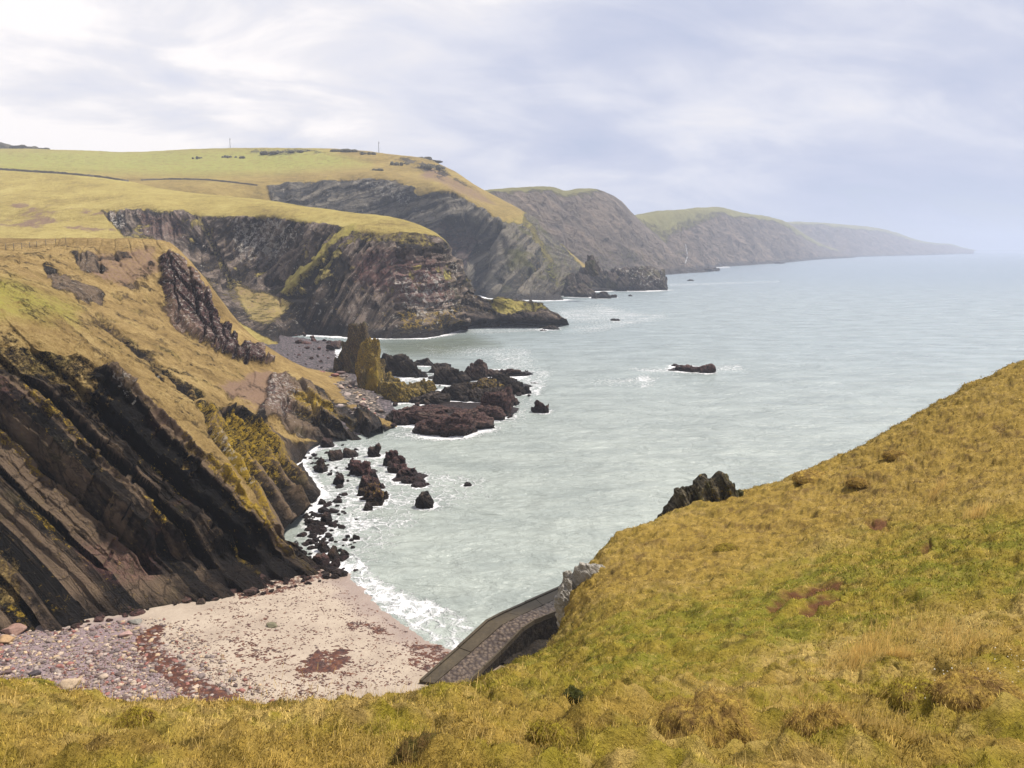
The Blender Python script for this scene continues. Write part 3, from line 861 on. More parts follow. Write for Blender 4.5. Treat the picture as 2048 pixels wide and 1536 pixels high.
make_land('slab_cliff', [abb, ab, a1, a2, a3, a4, a5, a6, a7, a8, a9, a10], 1.25, MAT_NEAR, slab_fn, coarse_rows=(0, 1), coarse_cols=(0,))
shore_lines.append([Z(*q)[:2] for q in [(760, 835), (746, 850), (700, 868), (640, 890), (618, 905), (600, 930), (640, 985), (625, 1040), (640, 1090), (650, 1125), (690, 1138)]])

# ------------------------------------------------------------------ shingle of the hidden cove
s_rows = [[Z(*q) for q in r] for r in [
    [(440, 655, 4), (520, 664, 3), (600, 676, 2), (680, 684, 0.3), (760, 690, -1.5)],
    [(440, 690, 3), (520, 690, 2), (590, 696, 1.3), (655, 704, 0.3), (740, 712, -1.5)],
    [(480, 740, 3), (560, 738, 2), (620, 740, 1.6), (680, 745, 0.8), (760, 756, -1.2)],
    [(520, 800, 4), (590, 790, 3), (650, 790, 2.6), (710, 790, 2.0), (780, 800, 0.6)],
    [(560, 850, 4), (620, 840, 3), (680, 836, 2.0), (740, 832, 1.2), (800, 832, 0.2)],
    [(600, 880, 1), (660, 875, .5), (720, 870, 0.0), (770, 860, -0.5), (820, 850, -1.0)]]]
msh, t = new_mat('shingle')
pos = t.n('ShaderNodeNewGeometry').outputs['Position']
vor = t.n('ShaderNodeTexVoronoi', {'Vector': pos, 'Scale': 1.1, 'Randomness': 1.0})
vc = t.n('ShaderNodeSeparateColor', {0: vor.outputs['Color']}).outputs[0]
n1 = t.noise(pos, 0.12, 4)
dark = t.attr('pale').outputs['Fac']
c = t.mix(dark, t.mix(vc, (0.045, 0.036, 0.042), (0.13, 0.10, 0.11)), t.mix(vc, (0.06, 0.045, 0.036), (0.22, 0.17, 0.135)))
c = t.mix(1.0, c, t.mix(t.mr(vor.outputs['Distance'], 0.3, 0.75), (1, 1, 1), (0.15, 0.15, 0.15)), 'MULTIPLY')
t.out(t.principled(Base_Color=c, Roughness=0.8, Normal=t.bump(t.m('SUBTRACT', 1.0, vor.outputs['Distance']), 1.0, 0.6)))
g, U, V = net_grid(s_rows, 2.2)
n = orient(normals(g))
px, py = project(g)
pale = poly_mask(px, py, [(610, 742), (680, 740), (745, 790), (770, 830), (720, 835), (660, 800)], 8)
g = g + n * (0.5 * fbm(g, 1 / 2.2, 4) + 0.5 * fbm(g, 1 / 9., 3))[..., None]
link('shingle', mesh_from('shingle', g.reshape(-1, 3), grid_faces(*g.shape[:2]), msh, True, {'pale': pale.ravel()}), kind='structure')

# ------------------------------------------------------------------ the sandy beach in the near cove
waterline = [Z(*q)[:2] for q in [(560, 1120), (650, 1128), (692, 1148), (720, 1178), (756, 1212), (800, 1248), (850, 1280), (905, 1302), (930, 1310), (990, 1330)]]
bx = np.linspace(-105, 12, 520)
by = np.linspace(52, 116, 400)
BX, BY = np.meshgrid(bx, by)
wl = np.array(waterline)
dist = line_dist(BX, BY, wl)
yw = np.interp(BX, wl[:, 0], wl[:, 1]) if np.all(np.diff(wl[:, 0]) > 0) else None
# landward side: west and south of the waterline
ordr = np.argsort(wl[:, 0])
yw = np.interp(BX, wl[ordr, 0], wl[ordr, 1], left=wl[ordr[0], 1] + 6)
sd = np.where(BY < yw, dist, -dist)
BZ = np.where(sd > 0, 0.10 * sd ** 0.9, 0.13 * sd)
BZ = np.minimum(BZ, 3.2) + np.clip(-(BX + 40) * 0.02, 0, 1.2) * (sd > 0) + 0.05
g = np.stack([BX, BY, BZ], -1)
px, py = project(g)
g[..., 2] += 0.10 * fbm(g, 1 / 4., 4) + 0.03 * fbm(g, 1 / .7, 3)
peb_m = poly_mask(px, py, [(-400, 1240), (140, 1255), (250, 1232), (300, 1262), (330, 1300), (390, 1340), (440, 1385), (480, 1450), (-400, 1500)], 14)
beach_h = (bx, by, g[..., 2])


def ground_z(x, y):
    i = np.clip(np.searchsorted(bx, x) - 1, 0, len(bx) - 2)
    j = np.clip(np.searchsorted(by, y) - 1, 0, len(by) - 2)
    return beach_h[2][j, i]


mb_, t = new_mat('beach_sand')
pos = t.n('ShaderNodeNewGeometry').outputs['Position']
_, _, z = t.sep(pos)
pm = t.attr('pebbly').outputs['Fac']
n1 = t.noise(pos, 0.22, 5, 0.6)
n2 = t.noise(pos, 2.2, 6, 0.7)
n3 = t.noise(pos, 9.0, 4, 0.7)
c = t.ramp(t.m('ADD', t.m('MULTIPLY', n1, 0.6), t.m('MULTIPLY', n2, 0.4)), [(0.3, (0.22, 0.172, 0.135)), (0.5, (0.30, 0.245, 0.192)), (0.7, (0.37, 0.31, 0.245))])
c = t.mix(t.mr(n3, 0.60, 0.72), c, (0.16, 0.10, 0.085))
c = t.mix(pm, c, t.mix(n2, (0.10, 0.075, 0.085), (0.26, 0.19, 0.19)))
wet = t.mr(t.m('ADD', z, t.m('MULTIPLY', n1, 0.4)), 0.35, 0.75, 1.0, 0.0)
c = t.mix(t.m('MULTIPLY', wet, 0.6), c, (0.22, 0.16, 0.14))
t.out(t.principled(Base_Color=c, Roughness=t.mix(wet, (0.9,) * 3, (0.25,) * 3), Normal=t.bump(t.m('ADD', n2, t.m('MULTIPLY', n3, 0.4)), 0.7, 0.12)))
link('beach', mesh_from('beach', g.reshape(-1, 3), grid_faces(*g.shape[:2]), mb_, True, {'pebbly': peb_m.ravel()}), kind='structure')

# ------------------------------------------------------------------ rocks
_ico_cache = {}


def ico(sub):
    if sub not in _ico_cache:
        import bmesh
        bm = bmesh.new()
        bmesh.ops.create_icosphere(bm, subdivisions=sub, radius=1.0)
        v = np.array([tuple(q.co) for q in bm.verts])
        f = np.array([[q.index for q in fc.verts] for fc in bm.faces])
        bm.free()
        _ico_cache[sub] = (v / np.linalg.norm(v, axis=1, keepdims=True), f)
    return _ico_cache[sub]


def polyrock(seed, sub=4, planes=16, sharp=1.0, rough=0.06, flat=0.0):
    """angular boulder: a ball cut by random planes, edges worn by noise"""
    rs = np.random.RandomState(seed)
    v, f = ico(sub)
    nrm = rs.normal(size=(planes, 3))
    nrm[0] = (0.1 * rs.normal(), 0.1 * rs.normal(), 1)
    nrm /= np.linalg.norm(nrm, axis=1, keepdims=True)
    h = 0.62 + 0.38 * rs.rand(planes)
    h[0] = 0.95 - flat
    dots = v @ nrm.T
    r = np.where(dots > 0.05, h / np.maximum(dots, 0.05), 9).min(1)
    r = np.minimum(r, 1.25)
    p = v * r[:, None]
    p = p + v * (rough * (fbm(p, 2.2, 4, off=seed * 3.1)) * 2.2)[:, None]
    return p, f


def rock_attrs(p, n_up, yel=0.0, white=0.0, green=0.0, grass=0.0, pink=0.0, bedv=(0.68, -0.1, 0.73)):
    N = len(p)
    up = sstep(-0.1, 0.5, n_up)
    A = np.zeros((N, 3))
    B = np.zeros((N, 3))
    A[:, 0] = grass * up
    A[:, 1] = green
    B[:, 0] = white
    B[:, 1] = yel
    B[:, 2] = pink
    return {'maskA': A, 'maskB': B, 'bed': p @ np.array(bedv)}


def crag_mesh(name, blks, mat, base_z=0.0, sub=4, bedv=(0.68, -0.1, 0.73), step=0.35, th=0.9, chunks=0, planes=12, wear=1.0, **at):
    """one rock mass of several blocks; each block (px, py_base, w_px, h_px[, depth_ratio, seed, flat, spin, lean])"""
    VV, FF, off = [], [], 0
    NU = []
    cx, cy = [], []
    yy, gg = [], []
    if chunks:
        extra = []
        rr = np.random.RandomState(int(blks[0][0]) + len(blks))
        for b in blks:
            b = list(b) + [None] * (11 - len(b))
            for k in range(chunks):
                f_ = 0.28 + 0.3 * rr.rand()
                ux = (rr.rand() - 0.5) * 0.95
                extra.append((b[0] + ux * b[2], b[1] + (rr.rand() - 0.75) * b[3] * 0.16, b[2] * f_, b[3] * (0.35 + 0.72 * (1 - abs(ux) * 1.7) * rr.rand() + 0.1), 0.9, rr.randint(999), 0.0, rr.rand() - 0.5, (rr.rand() - 0.5) * 0.4, b[9], b[10]))
        if len(blks) > 1 and base_z < 1.5:
            lo_ = min(b[0] - b[2] * 0.38 for b in blks)
            hi_ = max(b[0] + b[2] * 0.38 for b in blks)
            mb0 = np.mean([b[1] for b in blks])
            hm_ = max(b[3] for b in blks)
            extra.append(((lo_ + hi_) / 2, mb0, hi_ - lo_, max(3.0, 0.16 * hm_), min(0.9, 0.25 + 2.2 * (max(b[1] for b in blks) - min(b[1] for b in blks)) / (hi_ - lo_)), 7, 0.4, 0.0, 0.0, 0.0, base_z))
        blks = list(blks) + extra
    for i, b in enumerate(blks):
        b = list(b) + [None] * (11 - len(b))
        px, py, wpx, hpx, dr, sd, fl, spin, lean, yl, bz = b
        dr = 0.9 if dr is None else dr
        sd = (i * 7 + int(px)) if sd is None else sd
        bz = base_z if bz is None else bz
        c = Z(px, py, bz)
        depth = c[1] * cp_ + (H - c[2]) * sp_
        mpp = depth / F
        W, D, Hh = wpx * mpp / 2, wpx * mpp / 2 * dr, hpx * mpp * 1.06
        p, f = polyrock(sd, sub, planes, flat=(fl or 0.0))
        q = p * np.array((W, D, 1.0))
        q[:, 2] = np.where(p[:, 2] > 0, p[:, 2] * Hh, p[:, 2] * min(Hh, W) * 0.8)
        ang = spin if spin is not None else (np.random.RandomState(sd).rand() - 0.5) * 0.7
        ca, sa = math.cos(ang), math.sin(ang)
        q[:, :2] = q[:, :2] @ np.array(((ca, sa), (-sa, ca)))
        q[:, 0] += (lean or 0.0) * np.maximum(q[:, 2], 0)
        q = q + c + np.array((0, D * 0.75, 0))
        # bedding steps and roughness
        u = (q - (c + np.array((0, D * 0.75, 0))))
        u /= np.linalg.norm(u, axis=1, keepdims=True) + 1e-9
        bd = q @ np.array(bedv)
        size = (W + Hh) * 0.5
        amp = min(step, size * 0.16)
        q = q + u * (amp * (beds(bd, th, sd % 13, 0.2) - 0.5) * 2 + wear * size * 0.20 * fbm(q, 1.6 / max(size, .2), 6, 0.62) + wear * size * 0.13 * (ridged(q, 1.1 / max(size, .2), 3) - 0.55) + amp * 0.9 * (blocks(bd, q[:, 0] * 0.7 - q[:, 2] * 0.6, th, th * 1.7, sd % 11) - 0.5))[:, None]
        VV.append(q)
        FF.append(f + off)
        NU.append(u[:, 2])
        off += len(q)
        cx.append(c[0])
        cy.append(c[1] + D * 0.75)
        yy.append(np.full(len(q), at.get('yel', 0.0) if yl is None else yl))
        if bz < 1.2:
            shore_spots.append((c[0], c[1] + D * 0.75, max(W, D), 1.0))
    v = np.concatenate(VV)
    f = np.concatenate(FF)
    o = np.array((np.mean(cx), np.mean(cy), base_z))
    at = dict(at)
    at['yel'] = np.concatenate(yy)
    me = mesh_from(name, v - o, f, mat, False, rock_attrs(v, np.concatenate(NU), bedv=bedv, **at))
    return me, o


def crag(name, blks, mat, label, cat, group=None, **kw):
    me, o = crag_mesh(name, blks, mat, **kw)
    return link(name, me, label=label, cat=cat, group=group, loc=o)


def q2(lst, ox=740, oy=640, k=5.389):
    return [[(b[0] / k + ox), (b[1] / k + oy), b[2] / k, b[3] / k] + list(b[4:]) for b in lst]


# the lichened pinnacle
def q1(lst):
    return q2(lst, 500, 620, 5.689)


crag('rock_pinnacle', q1([
    (1235, 700, 280, 540, 0.8, 31, 0.0, 0.2, -0.02, 0.35), (1235, 560, 150, 385, 0.8, 44, 0.0, 0.5, 0.0, 0.3), (1245, 420, 115, 255, 0.9, 12, 0.15, 0.2, 0.0, 0.2),
    (1330, 880, 270, 525, 0.7, 53, 0.02, 0.0, 0.06, 0.7), (1410, 800, 200, 300, 0.8, 8, 0.0, 0.3, 0.0, 0.5), (1060, 680, 200, 250, 0.8, 77, 0.0, 0.6, 0.12, 0.35),
    (1370, 900, 140, 270, 0.7, 66, 0.1, 0.1, 0.0, 0.95), (1280, 900, 110, 240, 0.7, 61, 0.1, 0.1, 0.0, 0.5)]), MAT_CRAG,
    'tall twin-topped rock pinnacle crusted with orange and green lichen', 'rock stack', base_z=1.2, sub=5, white=0.3, green=0.5, bedv=(0.88, 0.2, 0.35), step=1.0, th=1.6, planes=9, wear=0.85, pink=0.2)

REEF = 'black reef rocks off the pinnacle'
crag('reef_rock', q2([(250, 600, 330, 220, 0.7, 5), (400, 615, 330, 170, 0.7, 23), (180, 560, 200, 190, 0.8, 9), (490, 620, 180, 80, 0.8, 14)]), MAT_SHORE,
     'broad black rock directly right of the lichened pinnacle', 'reef rock', REEF, sub=5, green=0.15, chunks=4)
crag('reef_rock', q2([(560, 490, 160, 60, 0.6, 3), (640, 495, 90, 40, 0.6, 6)]), MAT_SHORE,
     'low flat rock behind the broad black rock beside the pinnacle', 'reef rock', REEF, chunks=4)
crag('lichened_ridge', q2([(190, 800, 260, 190, 0.5, 71, 0.1, 0, 0, 0.55), (300, 860, 330, 190, 0.5, 19, 0.1, 0, 0, 0.62), (500, 830, 330, 200, 0.5, 26, 0.15, 0, 0, 0.55), (610, 800, 180, 150, 0.6, 33, 0.1, 0, 0, 0.6)]), MAT_CRAG,
     'long low rock ridge thickly coated in orange lichen on its top', 'rock ridge', base_z=0.8, sub=5, green=0.3, chunks=4)
crag('reef_rock', q2([(860, 700, 330, 185, 0.8, 40), (960, 700, 200, 110, 0.8, 41), (770, 575, 230, 85, 0.6, 42), (700, 560, 110, 55, 0.7, 43)]), MAT_SHORE,
     'dark rounded rock mound between the lichen ridge and the pyramid rock', 'reef rock', REEF, sub=5, chunks=4)
crag('reef_rock', q2([(1120, 650, 240, 200, 0.8, 50, 0, 0.1, 0.25), (1180, 640, 180, 180, 0.7, 51), (1320, 610, 260, 95, 0.5, 52, 0.3), (1500, 605, 230, 90, 0.5, 54, 0.3), (1620, 600, 140, 45, 0.5, 55, 0.3), (1690, 570, 45, 28, 0.8, 56)]), MAT_SHORE,
     'pyramid shaped black rock with a long flat tail reaching seaward', 'reef rock', REEF, sub=5, pink=0.25, chunks=4)
crag('reef_rock', q2([(1420, 710, 330, 120, 0.6, 60), (1550, 800, 280, 135, 0.7, 62), (1690, 795, 90, 70, 0.8, 63), (1500, 690, 200, 70, 0.7, 64)]), MAT_SHORE,
     'lumpy dark rock at the outer right end of the reef', 'reef rock', REEF, sub=5, chunks=4)
crag('reef_rock', q2([(1080, 800, 330, 130, 0.6, 80, 0.1, 0, 0, 0.2), (1270, 830, 330, 190, 0.6, 81, 0.05, 0, 0, 0.45), (1400, 900, 250, 190, 0.7, 82, 0, 0, 0, 0.1), (1180, 880, 420, 110, 0.5, 83), (860, 860, 420, 130, 0.5, 84), (660, 900, 420, 90, 0.5, 85)]), MAT_SHORE,
     'ribbed rock with yellow-green streaks in the middle of the reef', 'reef rock', REEF, sub=5, bedv=(0.62, -0.2, 0.75), th=0.8, chunks=4)
crag('reef_ledge', q2([(560, 1130, 560, 210, 0.6, 90, 0.35), (830, 1240, 640, 240, 0.5, 91, 0.35), (1060, 1180, 560, 210, 0.5, 92, 0.35), (1350, 1035, 300, 230, 0.7, 93), (1440, 940, 200, 180, 0.8, 97), (740, 1010, 500, 100, 0.5, 94, 0.4), (1250, 1080, 330, 170, 0.6, 95, 0.2), (430, 1060, 320, 120, 0.6, 96, 0.3)]), MAT_SHORE,
     'wide stepped rock ledge with weedy brown foot at the front of the reef', 'rock ledge', sub=5, bedv=(0.12, -0.2, 0.97), th=0.75, step=0.5, pink=0.5, yel=0.08, chunks=4)
crag('sea_boulder', q2([(1855, 1000, 165, 125, 0.9, 101), (1880, 1005, 110, 80, 0.9, 102)]), MAT_SHORE,
     'lone dark boulder in open water off the right end of the reef', 'boulder', sub=5, pink=0.3)
crag('reef_rock', q2([(210, 1110, 120, 100, 0.8, 104, 0.3), (110, 1040, 130, 60, 0.8, 105), (60, 1150, 90, 60, .8, 106), (20, 1090, 100, 60, .8, 107)]), MAT_SHORE,
     'small brown rocks at the landward left end of the reef ledge', 'reef rock', REEF, chunks=4)

# skerries and far stacks
def q3(lst):
    return q2(lst, 950, 300, 2.926)


crag('skerry', q3([(1245, 1296, 110, 40, 0.5, 1, 0.2), (1300, 1300, 60, 34, 0.7, 2), (1360, 1306, 84, 44, 0.6, 3), (1175, 1266, 70, 9, 0.5, 4)]), MAT_SHORE,
     'low brown skerry of knobbly rocks alone in the open sea', 'skerry', sub=5, pink=0.8, chunks=4)
crag('skerry', q3([(825, 1000, 48, 13, 0.6, 7), (840, 1001, 22, 9, .7, 8)]), MAT_SHORE, 'tiny dark rock awash right of the rocky point', 'skerry', chunks=4)
crag('skerry', q3([(1262, 766, 36, 7, 0.6, 9)]), MAT_SHORE, 'speck of rock awash beyond the far sea stack', 'skerry', chunks=4)
crag('skerry', q3([(440, 1050, 100, 26, 0.5, 11, .2), (400, 1058, 40, 10, .5, 13), (470, 1020, 60, 20, .6, 15)]), MAT_SHORE, 'flat dark ledge just off the tip of the rocky point', 'skerry', chunks=4)
crag('skerry', q3([(345, 1366, 36, 6, 0.6, 16)]), MAT_SHORE, 'thin dark rock just breaking the surface right of the reef', 'skerry', chunks=4)
crag('skerry', q3([(1780, 666, 50, 9, .5, 17)]), MAT_SHORE, 'low rock awash under the waterfall cliff', 'skerry', chunks=4)
crag('skerry', q3([(120, 1040, 60, 24, .7, 18), (50, 1036, 50, 18, .7, 19)]), MAT_SHORE, 'pair of low black rocks against the foot of the rocky point', 'skerry', chunks=4)


def q4(lst):
    return q2(lst, 920, 480, 4.6545)


crag('sea_stack', q4([(1240, 300, 130, 135, 0.7, 21, 0.2, 0, 0, None, 25), (1230, 470, 260, 230, 0.7, 22, 0.1), (1090, 500, 250, 210, 0.8, 24, 0.15), (1150, 530, 330, 120, 0.6, 25, 0.2), (1310, 545, 150, 60, 0.7, 27), (1000, 520, 180, 190, 0.7, 28), (1420, 470, 200, 200, 0.7, 29, 0.1)]), MAT_MID,
     'far rock stack with a square tower on top joined to the cliff foot', 'sea stack', sub=5, green=0.7, white=0.3, step=1.5, th=4.0, chunks=4)
crag('sea_stack', q4([(1560, 465, 260, 215, 0.7, 36, 0.1), (1700, 468, 330, 230, 0.7, 37, 0.1), (1830, 466, 220, 150, 0.7, 38, 0), (1640, 470, 200, 230, 0.7, 39, 0.1), (1440, 460, 240, 190, 0.7, 35, 0.1)]), MAT_MID,
     'far dome-shaped rock stack furthest out with white bird-stained face', 'sea stack', sub=5, green=0.6, white=0.75, step=1.5, th=4.0, chunks=4)
crag('skerry', q4([(1430, 538, 70, 26, .7, 46)]), MAT_SHORE, 'small black rock beside the base of the far stacks', 'skerry', chunks=4)
crag('skerry', q4([(1585, 524, 34, 13, .7, 47)]), MAT_SHORE, 'tiny black rock in front of the far dome-shaped stack', 'skerry', chunks=4)
# low skirts of rock under the far cliffs
crag('shore_ledge', q3([(1130, 712, 150, 40, .6, 57, .3), (1250, 712, 260, 24, .5, 58, .3), (1380, 700, 80, 12, .5, 59)]), MAT_MID, 'dark rock ledge at the foot of the waterfall', 'rock ledge', step=1, th=3, chunks=4)

# rocks of the near bay
def q5(lst):
    return q2(lst, 560, 850, 4.6545)


BAY = 'ribs of rock in the foam of the near bay'
crag('rock_rib', q5([(700, 420, 110, 90, .9, 110), (760, 480, 190, 130, .9, 111, 0, -.5), (830, 500, 130, 90, 1, 112, 0, -.5)]), MAT_SHORE, 'purple-brown slanting rib of rock, the left one nearest the cliff', 'rock rib', BAY, sub=5, pink=0.9, base_z=-0.1, th=0.5, chunks=4)
crag('rock_rib', q5([(800, 590, 130, 90, .8, 114), (890, 590, 120, 80, .8, 115), (850, 600, 140, 60, .8, 116)]), MAT_SHORE, 'squat brown rock in foam below the slanting left rib', 'rock rib', BAY, sub=5, pink=0.7, yel=0.1, chunks=4)
crag('rock_rib', q5([(790, 660, 110, 70, .8, 118), (880, 700, 180, 130, .8, 119), (900, 745, 140, 110, .7, 121), (950, 690, 90, 60, .8, 122)]), MAT_SHORE, 'ragged rib of rock with ochre lichen on top in foam', 'rock rib', BAY, sub=5, pink=0.5, yel=0.42, th=0.4, chunks=4)
crag('rock_rib', q5([(1030, 380, 120, 130, .9, 124), (1080, 390, 160, 100, 1, 125, 0, -.5, -.2)]), MAT_SHORE, 'smooth dark slab-backed rock, tallest in the near bay', 'rock rib', BAY, sub=5, pink=0.6, th=0.5, chunks=4)
crag('rock_rib', q5([(1100, 450, 150, 80, .8, 127), (1180, 490, 180, 75, .8, 128), (1180, 545, 110, 60, .8, 129), (1270, 540, 160, 50, .8, 130), (1290, 580, 150, 30, .8, 131)]), MAT_SHORE, 'row of broken brown rocks trailing from the slab-backed rock', 'rock rib', BAY, sub=4, pink=0.8, th=0.4, chunks=4)
crag('sea_boulder', q5([(1355, 775, 170, 118, .8, 133), (1390, 775, 90, 100, .8, 134)]), MAT_SHORE, 'big black wet boulder surrounded by foam, farthest out in the near bay', 'boulder', sub=5)
BL = 'boulders along the foot of the slab cliff'
for b, lab in [((880, 302, 150, 95), 'twin-peaked black boulder at the top of the foamy bay'), ((640, 300, 130, 78), 'notched black boulder left of the twin-peaked boulder'),
               ((515, 332, 120, 80), 'wide flat black boulder left of the notched one'), ((370, 440, 115, 135), 'tall brown block at the head of the rubble'),
               ((540, 560, 105, 82), 'squarish grey boulder standing in clear shallow water'), ((812, 797, 105, 66), 'rounded black boulder below the ochre rib'),
               ((705, 1072, 85, 52), 'smooth oval boulder alone in the foam near the sand'), ((430, 212, 110, 80), 'pale tilted slab at the top of the rubble'),
               ((415, 932, 115, 95), 'large dark boulder jutting into the foam halfway down the rubble'), ((405, 1180, 100, 95), 'upright dark boulder beside the sand end of the rubble'),
               ((480, 1262, 125, 100), 'greenish boulder at the sand edge of the foam'), ((600, 1242, 80, 62), 'small wedge boulder nearest the breaking wave on sand'),
               ((500, 1335, 110, 72), 'reddish weed-covered boulder resting on the sand'), ((360, 1312, 135, 95), 'broad dark boulder behind the reddish one on sand'),
               ((1745, 572, 80, 26), 'long low rock awash far right in the near bay'), ((385, 742, 62, 60), 'cube-like black boulder in the shallows by the slab')]:
    crag('boulder', q5([b]), MAT_SHORE, lab, 'boulder', BL, sub=4, pink=0.25 if 'redd' not in lab else 1.0, green=0.2)

# scattered small boulders: eight shapes, many copies
protos = []
proto_geo = []
loose = []
for k in range(8):
    p, f = polyrock(300 + k, 3, 13, flat=0.1 * (k % 3), rough=0.07)
    sc = np.array((1.0, 0.75 + 0.05 * k, 0.62 + 0.04 * (k % 4)))
    p = p * sc
    for mt, pk in ((MAT_SHORE, 0.2 + 0.1 * k),):
        proto_geo.append((p, f, pk))
        protos.append(mesh_from('boulder', p, f, mt, False, rock_attrs(p * 1.0, p[:, 2], pink=pk, white=0.1, green=0.1)))
rs = np.random.RandomState(5)


def inside(px, py, poly):
    return poly_mask(np.array([px]), np.array([py]), poly, 0.01)[0] > 0.5


def scatter(poly, count, smin, smax, label, group, name='boulder', cat='boulder', z=0.0, meshes=protos, zf=None, foam=True):
    xs = [p[0] for p in poly]
    ys = [p[1] for p in poly]
    made = 0
    tries = 0
    while made < count and tries < 9000:
        tries += 1
        px = xs[0] + (rs.rand()) * (max(xs) - min(xs)) + (min(xs) - xs[0])
        py = min(ys) + rs.rand() * (max(ys) - min(ys))
        if not inside(px, py, poly):
            continue
        c = Z(px, py, z)
        if zf is not None:
            for _ in range(3):
                c = Z(px, py, float(zf(c[0], c[1])))
        s = smin + (smax - smin) * rs.rand() ** 2.2
        mpp = math.hypot(c[1], H) / F
        r = s * mpp / 2
        loose.append((s, name, meshes, rs.randint(len(meshes)), (c[0], c[1], c[2] + r * 0.15), (rs.normal() * 0.15, rs.normal() * 0.15, rs.rand() * 6.28), (r, r, r * (0.8 + 0.5 * rs.rand())), label, cat, group))
        made += 1
        if foam and r > 0.5:
            shore_spots.append((c[0], c[1], r, 0.6))


def z5(poly):
    return [(a / 4.6545 + 560, b / 4.6545 + 850) for a, b in poly]


scatter(z5([(130, 600), (280, 680), (335, 850), (440, 1000), (470, 1060), (330, 1110), (270, 1000), (190, 850)]), 70, 6, 18,
        'brownish boulder in the rubble between the wet slab and the foam', 'rubble beside the wet slab')
scatter(z5([(150, 230), (330, 240), (420, 330), (460, 430), (300, 440), (230, 330)]), 24, 5, 13,
        'reddish boulder in the rubble at the head of the near bay', 'rubble at the head of the bay')
scatter(z5([(-60, 1290), (300, 1130), (420, 1150), (640, 1230), (420, 1380), (0, 1460), (-200, 1500)]), 40, 6, 19,
        'dark boulder in the heap where the slab cliff meets the sand', 'rubble where cliff meets sand', zf=lambda x, y: max(0.0, ground_z(x, y)))
scatter([(330, 1192), (480, 1163), (620, 1122), (700, 1116), (716, 1140), (640, 1166), (500, 1194), (340, 1214)], 110, 7, 26,
        'dark angular boulder in the band along the back of the sand under the slab cliff', 'boulder band along the sand', zf=lambda x, y: max(0.0, ground_z(x, y)))
scatter([(585, 1085), (625, 1040), (662, 1000), (690, 950), (706, 960), (690, 1040), (668, 1112), (600, 1124)], 80, 6, 22,
        'brownish boulder in the rubble between the wet slab and the foam', 'rubble beside the wet slab')
scatter([(100, 1255), (330, 1200), (345, 1212), (260, 1240), (110, 1268)], 34, 7, 24,
        'broken block lying where the slab cliff meets the pebbles', 'broken blocks at the cliff foot', zf=lambda x, y: max(0.0, ground_z(x, y)))
scatter(z5([(380, 200), (760, 170), (760, 240), (660, 480), (450, 480), (420, 330)]), 24, 4, 12,
        'small black rock poking out of the white foam', 'small rocks in the foam')
scatter(z5([(380, 560), (560, 600), (700, 800), (760, 920), (600, 960), (480, 900), (380, 760)]), 10, 3, 7,
        'small black rock poking out of the white foam', 'small rocks in the foam')
scatter(z5([(440, 1000), (700, 1020), (720, 1150), (560, 1180), (460, 1120)]), 12, 5, 15,
        'small black rock poking out of the white foam', 'small rocks in the foam')
scatter([(545, 652), (600, 664), (690, 692), (670, 706), (600, 690), (548, 676)], 22, 6, 26, 'dark boulder at the foot of the headland by the hidden cove', 'boulders of the hidden cove', z=1.0)
scatter([(560, 690), (640, 692), (660, 715), (640, 740), (570, 715)], 22, 3, 9, 'dark stone on the purple shingle of the hidden cove', 'stones of the hidden cove', z=1.4, foam=False)
scatter([(735, 735), (1030, 735), (1062, 790), (1010, 845), (830, 865), (750, 820)], 60, 5, 16, 'small black rock lying between the larger reef rocks', 'small rocks of the reef', z=0.4)
scatter([(690, 820), (760, 826), (800, 850), (740, 860), (700, 850)], 14, 6, 14, 'black boulder between the lichened rib and the reef ledge', 'boulders by the reef ledge', z=0.6)
scatter([(770, 676), (930, 664), (935, 658), (770, 670)], 10, 8, 20, 'low dark boulder at the waterline below the folded headland', 'boulders below the headland', z=0.0)

# crag and pale rock on the edge of the near hillside
crag('hill_crag', [(1375, 1046, 78, 62, .8, 140, 0, 0, 0, .1, 24.5), (1405, 1030, 90, 68, .8, 141, 0, 0, 0, .2, 25.2), (1448, 1018, 70, 62, .8, 142, 0, 0, 0, .3, 26.0), (1356, 1050, 40, 45, .8, 143, 0, 0, 0, 0, 24.2), (1425, 1022, 60, 55, .8, 144, 0, 0, 0, .2, 25.6)], MAT_CRAG,
     'jagged black crag with green lichen on the skyline of the near hillside', 'crag', base_z=24.5, sub=5, green=0.9, white=0.05, bedv=(0.9, 0.1, 0.3), th=0.5, chunks=4)
crag('pale_outcrop', [(1152, 1216, 62, 78, .8, 150, .1, 0, 0, 0, 24.2), (1184, 1180, 50, 48, .8, 151, .05, 0, 0, 0, 25.2), (1140, 1212, 40, 50, .8, 152, .1, 0, 0, .1, 24.2), (1140, 1246, 50, 60, .8, 153, 0, 0, 0, .5, 23.2), (1200, 1168, 50, 36, .8, 154, 0, 0, 0, .3, 25.4)], MAT_CRAG,
     'pale lichened outcrop on the hillside edge above the jetty', 'outcrop', base_z=24, sub=5, white=2.6, yel=0.45, pink=0.2, green=0.1, th=0.6, chunks=4)

